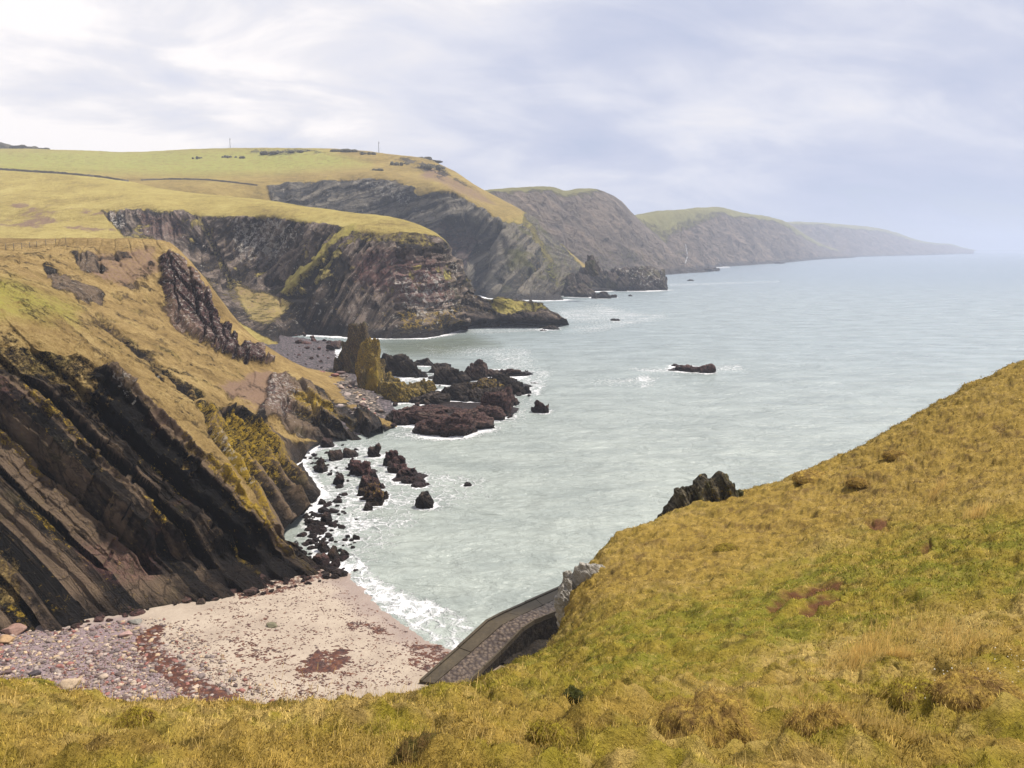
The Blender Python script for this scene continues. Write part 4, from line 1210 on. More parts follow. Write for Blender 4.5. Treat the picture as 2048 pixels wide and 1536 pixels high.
# ------------------------------------------------------------------ the near hillside
def fore_rows():
    R = []
    R.append([np.array(a) for a in [(-60, -25, 45.), (-35, -25, 47.), (-15, -25, 49), (0, -25, 50.5), (10, -25, 51), (14, -25, 51.5), (18, -25, 52), (28, -25, 54), (42, -25, 57), (80, -25, 64)]])
    R.append([np.array(a) for a in [(-60, 0, 38.), (-30, 0, 41.), (-9, 0, 42.6), (0, 0, 43.2), (3, 0, 43.4), (4.5, 0, 43.5), (6, 0, 43.7), (10, 0, 44.3), (20, 0, 46.5), (60, 0, 54)]])
    R.append([P(-1400, 1560, 7), P(-300, 1570, 6.2), P(380, 1570, 5.6), P(740, 1570, 5.6), P(1020, 1570, 5.6), P(1140, 1570, 5.6), P(1260, 1570, 5.6), P(1640, 1570, 5.6), P(2048, 1560, 5.8), P(3600, 1500, 7.0)])
    R.append([P(-1200, 1440, 12), P(-300, 1430, 10), P(380, 1465, 9.2), P(740, 1462, 9.4), P(1020, 1455, 9.6), P(1132, 1448, 9.8), P(1250, 1440, 10), P(1640, 1420, 10.4), P(2048, 1380, 11), P(3400, 1250, 13)])
    R.append([P(-1100, 1370, 17), P(-300, 1370, 15), P(390, 1440, 12.6), P(740, 1430, 13.5), P(1030, 1392, 15.5), P(1128, 1376, 16.5), P(1245, 1350, 18), P(1640, 1300, 19), P(2048, 1230, 20), P(3200, 1000, 24)])
    R.append([P(-1100, 1345, 22), P(-300, 1346, 19), P(396, 1446, 14.6), P(740, 1430, 16.5), P(1034, 1366, 22), P(1112, 1340, 25), P(1242, 1240, 30), P(1640, 1150, 32), P(2048, 1020, 35), P(3000, 760, 38)])
    R.append([P(-1100, 1342, 25), P(-300, 1345, 22), P(400, 1447, 16), P(742, 1432, 18.5), P(1038, 1342, 28), P(1104, 1300, 33), P(1244, 1140, 42), P(1642, 1030, 47), P(2048, 860, 52), P(2900, 600, 54)])
    R.append([P(-1100, 1344, 28), P(-300, 1348, 24.5), P(402, 1450, 17.5), P(744, 1436, 20), P(1044, 1337, 30), P(1112, 1284, 38), P(1246, 1070, 52), P(1644, 934, 60), P(2048, 729, 64), P(2800, 480, 66)])
    back = [(0, 5, -5), (0, 5, -5), (0, 4.5, -4.5), (0, 5, -5), (1, 6, -5), (1, 6, -5), (2, 6, -5), (3, 8, -4), (4, 9, -4), (5, 9, -4)]
    R.append([p + np.array(b) for p, b in zip(R[-1], back)])
    R.append([np.array((R[-1][i][0] * 1.05, 52, 4.0)) if i < 4 else (np.array((1.5 + 3 * (i - 4), 56, 3)) if i < 6 else R[-1][i] + np.array((4, 14, -R[-1][i][2] + 2))) for i in range(10)])
    R.append([p + np.array((1, 5, -6)) for p in R[-1]])
    return R


PAL = {'straw': (0.66, 0.47, 0.16), 'gold': (0.46, 0.315, 0.07), 'olive': (0.39, 0.315, 0.038), 'green': (0.28, 0.268, 0.034), 'brown': (0.17, 0.10, 0.038), 'earth': (0.10, 0.042, 0.02), 'moss': (0.09, 0.085, 0.02)}
PALA = {k: np.array(v) for k, v in PAL.items()}


def lerp(a, b, t):
    return a + (b - a) * t[..., None]


def turf_tint(g, px, py):
    """colour of the sward by place: dry gold on the upper slope, green down the hollow, straw in front"""
    n3 = fbm(g, 1 / 0.55, 4, 0.6, off=91)
    greenz = poly_mask(px, py, [(1080, 1300), (1250, 1215), (1400, 1190), (1600, 1110), (1800, 1050), (2100, 1010), (2100, 1220), (1850, 1250), (1650, 1300), (1450, 1350), (1200, 1400), (900, 1400), (860, 1370)], 70)
    upper = poly_mask(px, py, [(1090, 1250), (1240, 1060), (1640, 920), (2100, 690), (2100, 1000), (1800, 1040), (1600, 1100), (1400, 1180), (1250, 1205)], 60)
    n0 = fbm(g, 1 / 5.0, 3)
    n1 = fbm(g, 1 / 1.3, 4, off=5)
    n2 = fbm(g, 1 / 0.35, 3, off=11)
    c = lerp(PALA['gold'] * np.ones(px.shape + (3,)), PALA['olive'], sstep(-0.25, 0.35, n1 + 0.5 * n0))
    c = lerp(c, PALA['straw'], sstep(0.02, 0.42, n0 * 0.8 + n2 * 0.5 - 0.1 * n1) * 0.9)
    c = lerp(c, lerp(PALA['olive'] * np.ones(px.shape + (3,)), PALA['green'], sstep(-0.2, 0.3, n1)), np.clip(greenz * (0.85 + 0.8 * n1), 0, 0.92))
    cu = lerp(lerp(PALA['gold'] * np.ones(px.shape + (3,)), PALA['brown'], sstep(-0.05, 0.45, n1 + 0.6 * n2) * 0.8), PALA['straw'] * 0.8, sstep(0.1, 0.5, n2 + 0.5 * n0) * 0.6)
    c = lerp(c, cu, upper)
    c = lerp(c, PALA['brown'], 0.5 * sstep(0.25, 0.5, fbm(g, 1 / 0.8, 3, off=23)))
    st = poly_mask(px, py, [(1520, 1330), (1700, 1260), (1760, 1280), (1720, 1340), (1600, 1400), (1540, 1400)], 25) + poly_mask(px, py, [(1800, 1250), (2100, 1180), (2100, 1270), (1850, 1330)], 30) + 0.8 * poly_mask(px, py, [(-100, 1400), (380, 1440), (760, 1440), (560, 1480), (-100, 1480)], 40)
    c = lerp(c, PALA['straw'], np.clip(st, 0, 1) * sstep(-0.35, 0.25, n1 + n2) * 0.8)
    c = lerp(c, c * np.array((0.34, 0.34, 0.32)) + np.array((0.01, 0.008, 0.0)), sstep(0.10, 0.42, n3) * 0.85)
    c = lerp(c, c * 0.45 + PALA['straw'] * 0.62, sstep(0.10, 0.45, -n3) * 0.75)
    return c, greenz, upper


EARTH = [[(1535, 1222), (1580, 1190), (1640, 1172), (1690, 1170), (1680, 1182), (1640, 1190), (1600, 1206), (1560, 1226)], [(1600, 1230), (1640, 1206), (1690, 1196), (1680, 1212), (1650, 1226), (1620, 1234)], [(1730, 1045), (1780, 1032), (1775, 1055), (1745, 1060)], [(1835, 1100), (1860, 1085), (1865, 1105), (1850, 1112)]]

g, FU, FV = net_grid(fore_rows(), 2.2, coarse_rows=(0, 1, 8, 9), coarse_cols=(0,), maxn=330)
n = orient(normals(g))
px, py = project(g)
dcam = np.linalg.norm(g - np.array((0, 0, H)), axis=-1)
vis = sstep(1.4, 2.2, FV) * sstep(9.2, 8.2, FV)
con = np.stack([g[..., 0] * 0.8 + g[..., 1] * 0.35, g[..., 1] * 1.25 - g[..., 0] * 0.5, g[..., 2]], -1)
hum = np.maximum(0, fbm(con, 1 / 1.25, 3) + 0.05) ** 0.8
hum2 = fbm(con, 1 / 0.45, 3)
und = fbm(g, 1 / 5.5, 3)
fall = sstep(7.3, 8.3, FV)
rocky_edge = fall * sstep(1000, 1120, px)
ampl = 0.55 + 0.45 * sstep(8, 18, dcam) + 0.12 * sstep(30, 50, dcam)
hum3 = np.maximum(0, fbm(con, 1 / 0.62, 3, off=50) + 0.02)
d = vis * (0.52 * hum3 * sstep(34, 9, dcam) + 0.46 * ampl * hum + 0.15 * ampl * hum2 + 0.42 * und * sstep(8, 20, dcam))
earth = np.zeros_like(px)
for pl_ in EARTH:
    earth = np.maximum(earth, poly_mask(px + 6 * hum2, py + 6 * hum2, pl_, 5))
d = d - 0.28 * earth
g = g + n * d[..., None] + n * (rocky_edge * 1.2 * fbm(g, 1 / 2.2, 4))[..., None]
tint, greenz, upper = turf_tint(g, px, py)
tint = tint * 0.5
tint = lerp(tint, PALA['earth'], earth * 0.95)
tint = lerp(tint, np.array((0.06, 0.05, 0.04)), rocky_edge * sstep(-0.1, 0.2, fbm(g, 1 / 1.5, 4)))
mg, t = new_mat('hillside_turf')
pos = t.n('ShaderNodeNewGeometry').outputs['Position']
n2_ = t.noise(pos, 3.0, 6, 0.75)
n3_ = t.noise(pos, 14.0, 5, 0.75)
c = t.mix(1.0, t.attr('col').outputs['Color'], t.ramp(t.m('ADD', t.m('MULTIPLY', n2_, 0.5), t.m('MULTIPLY', n3_, 0.5)), [(0.3, (0.45, 0.45, 0.45)), (0.5, (1, 1, 1)), (0.7, (1.5, 1.45, 1.3))]), 'MULTIPLY')
t.out(t.principled(Base_Color=c, Roughness=0.95, Specular_IOR_Level=0.1, Normal=t.bump(t.m('ADD', n2_, t.m('MULTIPLY', n3_, 0.5)), 0.9, 0.14)))
link('hillside', mesh_from('hillside', g.reshape(-1, 3), grid_faces(*g.shape[:2]), mg, True, {'col': tint.reshape(-1, 3)}), kind='structure')
HG, HN, HPX, HPY, HD = g, orient(normals(g)), px, py, dcam
HE = np.maximum(earth, rocky_edge)
HT, HGR, HUP = turf_tint(g, px, py)

# grass blades over the hillside
mbl, t = new_mat('grass_blades')
colr = t.attr('col').outputs['Color']
pr = t.principled(Base_Color=colr, Roughness=0.75, Specular_IOR_Level=0.12)
tr = t.n('ShaderNodeBsdfTranslucent', {'Color': colr}).outputs[0]
ms = t.n('ShaderNodeMixShader', {0: 0.36, 1: pr, 2: tr}).outputs[0]
t.out(ms)


def blade_mesh(name, root, direc, length, width, side, col, bend, nrm=None):
    """curved tapering blades: 5 points, 3 triangles each"""
    N = len(root)
    tipc = col * 1.18
    down = np.array((0, 0, -1.0))
    m_ = root + direc * (length * 0.55)[:, None]
    tip = root + direc * (length * 0.95)[:, None] + down * (length * bend)[:, None]
    w = side * width[:, None]
    v = np.stack([root - w * 0.5, root + w * 0.5, m_ - w * 0.42, m_ + w * 0.42, tip], 1)
    f = np.array([[0, 1, 3], [0, 3, 2], [2, 3, 4]])
    faces = (np.arange(N)[:, None, None] * 5 + f[None]).reshape(-1, 3)
    cc = np.stack([col * 0.8, col * 0.8, col, col, tipc], 1).reshape(-1, 3)
    me = mesh_from(name, v.reshape(-1, 3), faces, mbl, True, {'col': np.clip(cc, 0, 1)})
    if nrm is not None:
        nn_ = nrm * 0.8 + 0.35 * np.cross(direc, side)
        nn_ /= np.linalg.norm(nn_, axis=1, keepdims=True)
        me.normals_split_custom_set_from_vertices(np.repeat(nn_, 5, axis=0).astype(np.float32))
    return me


def blades_on(idx, rng, lmul=1.0):
    G = HG.reshape(-1, 3)[idx]
    Nn = HN.reshape(-1, 3)[idx]
    D = HD.ravel()[idx]
    T = HT.reshape(-1, 3)[idx]
    N = len(idx)
    jit = (0.0014 * D)[:, None] * rng.normal(size=(N, 3)) * np.array((1, 1, 0.15))
    root = G + jit - Nn * 0.015
    cl = fbm(G, 1 / 0.55, 3, off=31)
    tall = sstep(0.1, 0.5, cl)
    up = HUP.ravel()[idx]
    length = (0.04 + 0.06 * rng.rand(N) + 0.15 * tall * rng.rand(N) ** 1.5) * (1 + 0.8 * sstep(14, 40, D)) * (1 - 0.35 * up) * lmul
    width = np.maximum(0.0026 + 0.0024 * rng.rand(N), D * 0.00062 * (0.7 + 0.6 * rng.rand(N)))
    lean = np.stack([fbm(G, 1 / 0.9, 2, off=3), fbm(G, 1 / 0.9, 2, off=8), np.zeros(N)], -1) * 1.3
    direc = Nn * 0.55 + np.array((0, 0, 0.5)) + lean + rng.normal(size=(N, 3)) * np.array((0.42, 0.42, 0.15))
    direc /= np.linalg.norm(direc, axis=1, keepdims=True)
    view = G - np.array((0, 0, H))
    a_ = rng.rand(N) * math.pi
    side = np.stack([np.cos(a_), np.sin(a_), np.zeros(N)], -1)
    k = rng.rand(N)
    col = T * (0.55 + 1.0 * rng.rand(N))[:, None] * np.array((1.0, 1.0, 1.0))
    col = np.where((k < 0.13)[:, None], PALA['straw'] * (0.8 + 0.4 * rng.rand(N))[:, None], col)
    return root, direc, length, width, side, col, 0.1 + 0.35 * rng.rand(N), Nn


rng = np.random.RandomState(3)
ok = (vis.ravel() > 0.5) & (HPX.ravel() > -260) & (HPX.ravel() < 2300) & (HPY.ravel() < 1640) & (HE.ravel() < 0.45) & (FV.ravel() < 8.2)
cand = np.nonzero(ok)[0]
NB = int(620000 * RES)
idx = cand[rng.randint(len(cand), size=NB)]
ns = 3600
near_c = cand[(HD.ravel()[cand] < 26)]
sidx = near_c[rng.randint(len(near_c), size=ns * 3)]
sidx = sidx[fbm(HG.reshape(-1, 3)[sidx], 1 / 1.1, 3, off=77) > 0.02][:ns]
A_ = blades_on(idx, rng)
B_ = list(blades_on(sidx, rng))
m_ = len(sidx)
B_[1] = B_[1] * 0.5 + np.array((0.1, 0, 0.75)) + rng.normal(size=(m_, 3)) * 0.12
B_[1] /= np.linalg.norm(B_[1], axis=1, keepdims=True)
B_[2] = 0.22 + 0.28 * rng.rand(m_)
B_[3] = np.maximum(0.0022, HD.ravel()[sidx] * 0.00038)
B_[5] = PALA['straw'] * (0.8 + 0.5 * rng.rand(m_))[:, None]
link('grass', blade_mesh('grass', *[np.concatenate([p_, q_]) for p_, q_ in zip(A_, B_)]), kind='stuff')


def nearest(px0, py0):
    k = np.argmin((HPX - px0) ** 2 + (HPY - py0) ** 2 + np.where((FV > 1.5) & (FV < 7.6), 0, 1e9))
    return HG.reshape(-1, 3)[k], HN.reshape(-1, 3)[k], HD.ravel()[k]


mtm, t = new_mat('tussock_mound')
pos = t.n('ShaderNodeNewGeometry').outputs['Position']
nn = t.noise(pos, 9.0, 6, 0.75)
t.out(t.principled(Base_Color=t.mix(1.0, t.attr('col').outputs['Color'], t.ramp(nn, [(0.3, (0.4, 0.4, 0.4)), (0.7, (1.5, 1.5, 1.4))]), 'MULTIPLY'), Roughness=0.95, Specular_IOR_Level=0.1, Normal=t.bump(nn, 1.0, 0.06)))


def tussock(px0, py0, wpx, hpx, c_a, c_b, label, nbl=2600, name='grass_tussock', lb=0.16):
    """humped clump: a turf mound with its own overhanging grass"""
    c, nrm, dd = nearest(px0, py0)
    mpp = dd / F
    Wr, Hr = wpx * mpp / 2 * 0.9, hpx * mpp * (0.72 if lb > 0.1 else 0.9)
    v, f = ico(4)
    q = v * np.array((Wr, Wr * 0.85, Hr))
    q[:, 2] = np.where(v[:, 2] > 0, q[:, 2], q[:, 2] * 0.5)
    q = q + v * (0.55 * Hr * fbm(q + c, 1.5 / Wr, 4))[:, None]
    root = bpy.data.objects.new(name, None)
    COL.objects.link(root)
    root.location = c
    root.empty_display_size = 0.1
    tag(root, label=label, cat='grass tussock', group='grass tussocks on the near hillside')
    mixn = sstep(-0.3, 0.3, fbm(q + c, 1 / 0.12, 3))
    col = lerp(np.array(c_a) * np.ones((len(q), 3)), np.array(c_b), mixn)
    link('mound', mesh_from('mound', q, f, mtm, True, {'col': col * 0.7}), parent=root)
    r2 = np.random.RandomState(int(px0))
    k = np.nonzero(v[:, 2] > -0.15)[0]
    k = k[r2.randint(len(k), size=nbl)]
    rt = q[k] * 0.98 + r2.normal(size=(nbl, 3)) * 0.02 * Wr
    out = v[k] * np.array((0.8, 0.8, 0.5)) + np.array((0.35, -0.45, 0.15)) + r2.normal(size=(nbl, 3)) * 0.3
    out /= np.linalg.norm(out, axis=1, keepdims=True)
    a_ = r2.rand(nbl) * math.pi
    side = np.stack([np.cos(a_), np.sin(a_), np.zeros(nbl)], -1)
    cb = lerp(np.array(c_a) * np.ones((nbl, 3)), np.array(c_b), r2.rand(nbl)) * (0.7 + 0.6 * r2.rand(nbl))[:, None]
    L = (0.35 + 0.65 * r2.rand(nbl)) * min(lb, 0.42 * Hr + 0.02)
    me = blade_mesh('blades', rt, out, L, np.full(nbl, max(0.0035, dd * 0.0006)), side, cb, 0.25 + 0.4 * r2.rand(nbl))
    link('blades', me, parent=root)


BR, MO, GO, OL = PAL['brown'], PAL['moss'], PAL['gold'], PAL['olive']
for a in [(1410, 1500, 190, 110, BR, GO, 'broad brown-topped tussock, the largest in the foreground'),
          (1650, 1510, 120, 70, BR, GO, 'brown tussock with combed blades at the bottom edge of the hillside'),
          (850, 1535, 130, 70, BR, MO, 'dark brown tussock at the bottom edge, left of the large one'),
          (1100, 1500, 90, 55, BR, OL, 'small brown-capped tussock between the two larger bottom ones'),
          (1290, 1420, 80, 45, MO, OL, 'olive tussock up-slope from the largest tussock'),
          (880, 1415, 100, 40, MO, OL, 'low olive hump left of the dark mossy ball'),
          (1830, 1430, 120, 60, BR, OL, 'shadowed tussock under the daisy patch'),
          (1960, 1440, 150, 44, BR, GO, 'golden tussock near the right bottom corner of the hillside'),
          (1625, 1380, 90, 40, BR, GO, 'brown tussock beside the tall pale grass'),
          (50, 1395, 120, 45, MO, OL, 'olive tussock above the pebbles at the far left end'),
          (270, 1465, 80, 40, BR, OL, 'small tussock in the straw grass at the left'),
          (1790, 918, 46, 15, BR, GO, 'dark tuft high on the golden slope, the upper right one'),
          (1625, 962, 80, 20, BR, GO, 'wide brown tuft close to the skyline of the golden slope'),
          (1455, 1105, 50, 16, BR, OL, 'olive tuft alone on the golden slope'),
          (1715, 972, 40, 12, BR, GO, 'little brown tuft right of the wide skyline tuft')]:
    tussock(*a)
tussock(1145, 1424, 52, 52, (0.035, 0.038, 0.012), (0.07, 0.07, 0.018), 'dark round mossy ball of turf standing proud of the slope', nbl=1500, lb=0.05)

# tall pale grass clumps and white-headed flowers
def tall_clump(px0, py0, spread, nb, hh, label, colr=PALA['straw']):
    c, nrm, dd = nearest(px0, py0)
    r2 = np.random.RandomState(int(px0 * 3 + py0))
    s = spread * dd / F
    rt = r2.normal(size=(nb, 3)) * np.array((s, s * 0.8, 0))
    rt[:, 2] = -(rt[:, 0] * nrm[0] + rt[:, 1] * nrm[1]) / nrm[2] - 0.03
    out = np.array((0.12, 0, 1.0)) + r2.normal(size=(nb, 3)) * np.array((0.26, 0.26, 0.05))
    out /= np.linalg.norm(out, axis=1, keepdims=True)
    a_ = r2.rand(nb) * math.pi
    side = np.stack([np.cos(a_), np.sin(a_), np.zeros(nb)], -1)
    me = blade_mesh('tall_grass', rt, out, hh * (0.45 + 0.55 * r2.rand(nb)), np.full(nb, max(0.003, dd * 0.00045)), side, colr * (0.75 + 0.5 * r2.rand(nb))[:, None], 0.05 + 0.2 * r2.rand(nb))
    link('tall_grass', me, label=label, cat='grass clump', group='tall pale grass clumps', loc=c)


for a in [(1700, 1345, 38, 1100, 0.50, 'tall pale straw clump, widest of the near hillside'), (1795, 1330, 20, 500, 0.42, 'narrow pale grass clump right of the widest one'),
          (1600, 1420, 26, 500, 0.34, 'pale straw clump downhill beside the brown tussock'), (1950, 1320, 60, 1000, 0.42, 'long drift of pale grass near the right edge'),
          (1945, 1035, 16, 260, 0.9, 'upright straw tuft high on the slope near the right edge'), (1870, 1000, 12, 200, 0.8, 'thin straw tuft on the upper slope'),
          (1750, 1500, 60, 900, 0.22, 'low pale straw patch at the bottom right'), (560, 1440, 60, 500, 0.22, 'low pale straw patch below the beach')]:
    tall_clump(*a)

mfl, t = new_mat('flower_head')
t.out(t.principled(Base_Color=(0.75, 0.72, 0.62), Roughness=0.8))
VV, FF = [], []
v, f = ico(1)
r2 = np.random.RandomState(77)
for k in range(90):
    u = r2.rand()
    c, nrm, dd = nearest(1850 + u * 190 + r2.normal() * 25, 1425 - u * 80 + r2.normal() * 18)
    FF.append(f + len(VV) * len(v))
    VV.append(v * np.array((1, 1, 0.6)) * (0.007 + 0.006 * r2.rand()) + c + np.array((r2.normal() * 0.05, r2.normal() * 0.05, 0.12 + 0.12 * r2.rand())))
link('seed_heads', mesh_from('seed_heads', np.concatenate(VV), np.concatenate(FF), mfl), kind='stuff')

# ------------------------------------------------------------------ pebbles and seaweed
mp_, t = new_mat('pebble')
pos = t.n('ShaderNodeNewGeometry').outputs['Position']
nn = t.noise(pos, 6.0, 5, 0.7)
t.out(t.principled(Base_Color=t.mix(1.0, t.attr('col').outputs['Color'], t.ramp(nn, [(0.3, (0.6, 0.6, 0.6)), (0.7, (1.3, 1.3, 1.3))]), 'MULTIPLY'), Roughness=0.75, Normal=t.bump(nn, 0.5, 0.03)))
PEBC = np.array([(0.17, 0.135, 0.13), (0.24, 0.185, 0.17), (0.13, 0.105, 0.11), (0.33, 0.27, 0.23), (0.20, 0.085, 0.075), (0.085, 0.055, 0.055), (0.26, 0.22, 0.215), (0.34, 0.26, 0.18)])
r2 = np.random.RandomState(9)


def beach_points(poly, count, rr):
    poly = np.array(poly, dtype=float)
    out = np.empty((0, 2))
    while len(out) < count:
        q = poly.min(0) + rr.rand(count * 3, 2) * (poly.max(0) - poly.min(0))
        m_ = poly_mask(q[:, 0], q[:, 1], poly, 0.01) > 0.5
        out = np.concatenate([out, q[m_]])
    out = out[:count]
    x = (out[:, 0] - 1024) / F
    y = (768 - out[:, 1]) / F
    z = np.full(count, 2.0)
    for _ in range(4):
        tt = (H - z) / (sp_ - y * cp_)
        X, Yy = x * tt, (cp_ + y * sp_) * tt
        z = ground_z(X, Yy)
    return np.stack([X, Yy, z], -1)


v1, f1 = ico(2)
PEBPOLY = [(-200, 1262), (140, 1258), (250, 1240), (290, 1262), (335, 1310), (400, 1350), (430, 1400), (440, 1420), (-200, 1420)]
NP = 9500
c = np.concatenate([beach_points(PEBPOLY, 8600, r2), beach_points([(230, 1240), (330, 1235), (420, 1290), (520, 1370), (560, 1405), (420, 1410), (330, 1310)], 900, r2)])
sz = 0.06 + 0.26 * r2.rand(NP) ** 5
shp = 0.6 + 0.6 * r2.rand(NP, 3)
shp[:, 2] *= 0.6
lump = 1 + 0.18 * r2.normal(size=(40, len(v1), 1))
PEBC = PEBC * np.array((1.0, 0.95, 0.86))
V_ = v1[None] * lump[r2.randint(40, size=NP)] * (shp * sz[:, None])[:, None, :]
an = r2.rand(NP) * 6.28
ca, sa = np.cos(an)[:, None], np.sin(an)[:, None]
V_ = np.stack([V_[..., 0] * ca - V_[..., 1] * sa, V_[..., 0] * sa + V_[..., 1] * ca, V_[..., 2]], -1) + c[:, None, :] + np.array((0, 0, 0.02))
F_ = (f1[None] + np.arange(NP)[:, None, None] * len(v1)).reshape(-1, 3)
cc = np.repeat(PEBC[r2.randint(len(PEBC), size=NP)] * (0.7 + 0.6 * r2.rand(NP, 1)), len(v1), axis=0)
link('pebbles', mesh_from('pebbles', V_.reshape(-1, 3), F_, mp_, True, {'col': cc}), kind='stuff')
# single cobbles
cob = []
for k in range(8):
    p, f = polyrock(500 + k, 3, 11, rough=0.05)
    p = p * np.array((1, 0.75, 0.5))
    cob.append(mesh_from('cobble', p, f, mp_, True, {'col': np.repeat(PEBC[k][None] * 1.1, len(p), 0)}))
scatter(PEBPOLY, 75, 9, 20, 'rounded grey or pink cobble among the pebbles at the back of the beach', 'cobbles at the back of the beach', name='cobble', cat='cobble', zf=ground_z, meshes=cob, foam=False)
for (px0, py0, s, lab, col) in [(270, 1246, 24, 'smooth grey oval stone on bare sand at the edge of the pebbles', (0.16, 0.15, 0.13)), (543, 1252, 19, 'olive-grey stone alone in the middle of the sand', (0.13, 0.12, 0.07)),
                                (12, 1284, 34, 'tan slab-like stone at the far left of the pebbles', (0.30, 0.19, 0.10)), (25, 1266, 44, 'reddish flat stone under the slab cliff at the far left', (0.22, 0.13, 0.10)),
                                (418, 1193, 28, 'dark stone on the sand by the foot of the cliff', (0.04, 0.035, 0.03)), (145, 1370, 36, 'pale tan flat slab half hidden by the hillside grass', (0.36, 0.27, 0.18)),
                                (68, 1350, 22, 'black stone among the pebbles near the grass', (0.04, 0.03, 0.035)), (252, 1272, 26, 'pinkish rounded stone at the sandy end of the pebbles', (0.30, 0.19, 0.17))]:
    cpt = Z(px0, py0, 2.0)
    for _ in range(4):
        cpt = Z(px0, py0, float(ground_z(cpt[0], cpt[1])))
    p, f = polyrock(int(px0) + 3, 4, 12, rough=0.04)
    r_ = s * math.hypot(cpt[1], H) / F / 2
    p = p * np.array((1, 0.7, 0.5)) * r_
    link('beach_stone', mesh_from('beach_stone', p, f, mp_, True, {'col': np.repeat(np.array(col)[None], len(p), 0)}), label=lab, cat='stone', loc=cpt + np.array((0, 0, r_ * 0.15)))

scatter([(620, 745), (690, 745), (760, 800), (770, 835), (700, 830), (650, 790)], 70, 5, 17, 'pale stone in the bouldery beach behind the lichened rib', 'pale stones behind the pinnacle', z=2.2, foam=False, meshes=cob, name='stone')
# the largest loose boulders one by one, the smallest rubble as one mass
loose.sort(key=lambda q: -q[0])
n_b = 0
VV, FF, off, NU, PK = [], [], 0, [], []
from mathutils import Euler, Matrix
for (s_, nm, ms_, k, lo, ro, sc3, lab, ct, gp) in loose:
    n_b += nm == 'boulder'
    if nm != 'boulder' or n_b <= 275:
        o = bpy.data.objects.new(nm, ms_[k])
        COL.objects.link(o)
        o.location, o.rotation_euler, o.scale = lo, ro, sc3
        tag(o, label=lab, cat=ct, group=gp)
    else:
        p, f, pk = proto_geo[k]
        M3 = np.array(Euler(ro).to_matrix()) @ np.diag(sc3)
        VV.append(p @ M3.T + np.array(lo))
        FF.append(f + off)
        NU.append(p[:, 2])
        PK.append(np.full(len(p), pk))
        off += len(p)
v_ = np.concatenate(VV)
link('rubble', mesh_from('rubble', v_, np.concatenate(FF), MAT_SHORE, False, rock_attrs(v_, np.concatenate(NU), pink=np.concatenate(PK), white=0.1, green=0.1)), kind='stuff')

# seaweed wrack
msw, t = new_mat('seaweed')
pos = t.n('ShaderNodeNewGeometry').outputs['Position']
nn = t.noise(pos, 1.5, 5, 0.7)
t.out(t.principled(Base_Color=t.ramp(nn, [(0.3, (0.012, 0.006, 0.005)), (0.5, (0.060, 0.018, 0.010)), (0.7, (0.15, 0.055, 0.020))]), Roughness=0.5))
zones = [([(280, 1268), (318, 1250), (312, 1290), (345, 1320), (370, 1345), (420, 1372), (470, 1395), (420, 1410), (370, 1385), (300, 1330), (270, 1295)], 4200, 0.36),
         ([(590, 1330), (640, 1300), (700, 1300), (700, 1330), (650, 1345), (600, 1345)], 1200, 0.34), ([(640, 1296), (700, 1286), (690, 1310), (640, 1318)], 120, 0.2),
         ([(330, 1255), (480, 1185), (640, 1140), (700, 1180), (850, 1290), (880, 1320), (820, 1370), (600, 1400), (460, 1390), (400, 1340), (340, 1300)], 6500, 0.15),
         ([(470, 1185), (560, 1160), (640, 1140), (660, 1150), (560, 1185), (480, 1198)], 1600, 0.19), ([(800, 1290), (880, 1290), (905, 1312), (860, 1345), (820, 1330)], 1700, 0.19),
         ([(580, 1350), (700, 1345), (740, 1375), (640, 1395), (560, 1395)], 520, 0.18), ([(690, 1240), (760, 1250), (780, 1270), (700, 1262)], 420, 0.19), ([(100, 1300), (280, 1290), (300, 1380), (130, 1380)], 900, 0.17),
         ([(430, 1378), (520, 1395), (500, 1412), (440, 1405)], 160, 0.16), ([(450, 1270), (560, 1300), (600, 1330), (480, 1330)], 420, 0.19)]
VV, FF, off = [], [], 0
r2 = np.random.RandomState(15)
k8 = np.arange(9) / 9.0 * 2 * math.pi
for poly, cnt, s0 in zones:
    c = beach_points(poly, cnt, r2)
    cl = fbm(c, 1 / 1.6, 3, off=2)
    keep = (cl > -0.02) | (r2.rand(cnt) < 0.22)
    c = c[keep]
    m_ = len(c)
    s = s0 * (0.4 + 1.3 * r2.rand(m_) ** 2)
    rad = 0.35 + 0.9 * r2.rand(m_, 9)
    asp = 0.35 + 0.5 * r2.rand(m_)
    ox = np.cos(k8)[None] * rad * s[:, None] * 1.5
    oy = np.sin(k8)[None] * rad * (s * asp)[:, None]
    a_ = r2.normal(size=m_) * 0.7 + 0.2
    ca, sa = np.cos(a_)[:, None], np.sin(a_)[:, None]
    ring = np.stack([ox * ca - oy * sa, ox * sa + oy * ca, np.full((m_, 9), -0.05)], -1) + c[:, None]
    top = c + np.array((0, 0, 1.0)) * (0.06 + 0.35 * s)[:, None] * 0.6
    vv = np.concatenate([ring, top[:, None]], 1)
    ff = np.stack([np.arange(9), (np.arange(9) + 1) % 9, np.full(9, 9)], -1)
    FF.append((ff[None] + (off + np.arange(m_) * 10)[:, None, None]).reshape(-1, 3))
    VV.append(vv.reshape(-1, 3))
    off += m_ * 10
link('seaweed', mesh_from('seaweed', np.concatenate(VV), np.concatenate(FF), msw, True), kind='stuff')

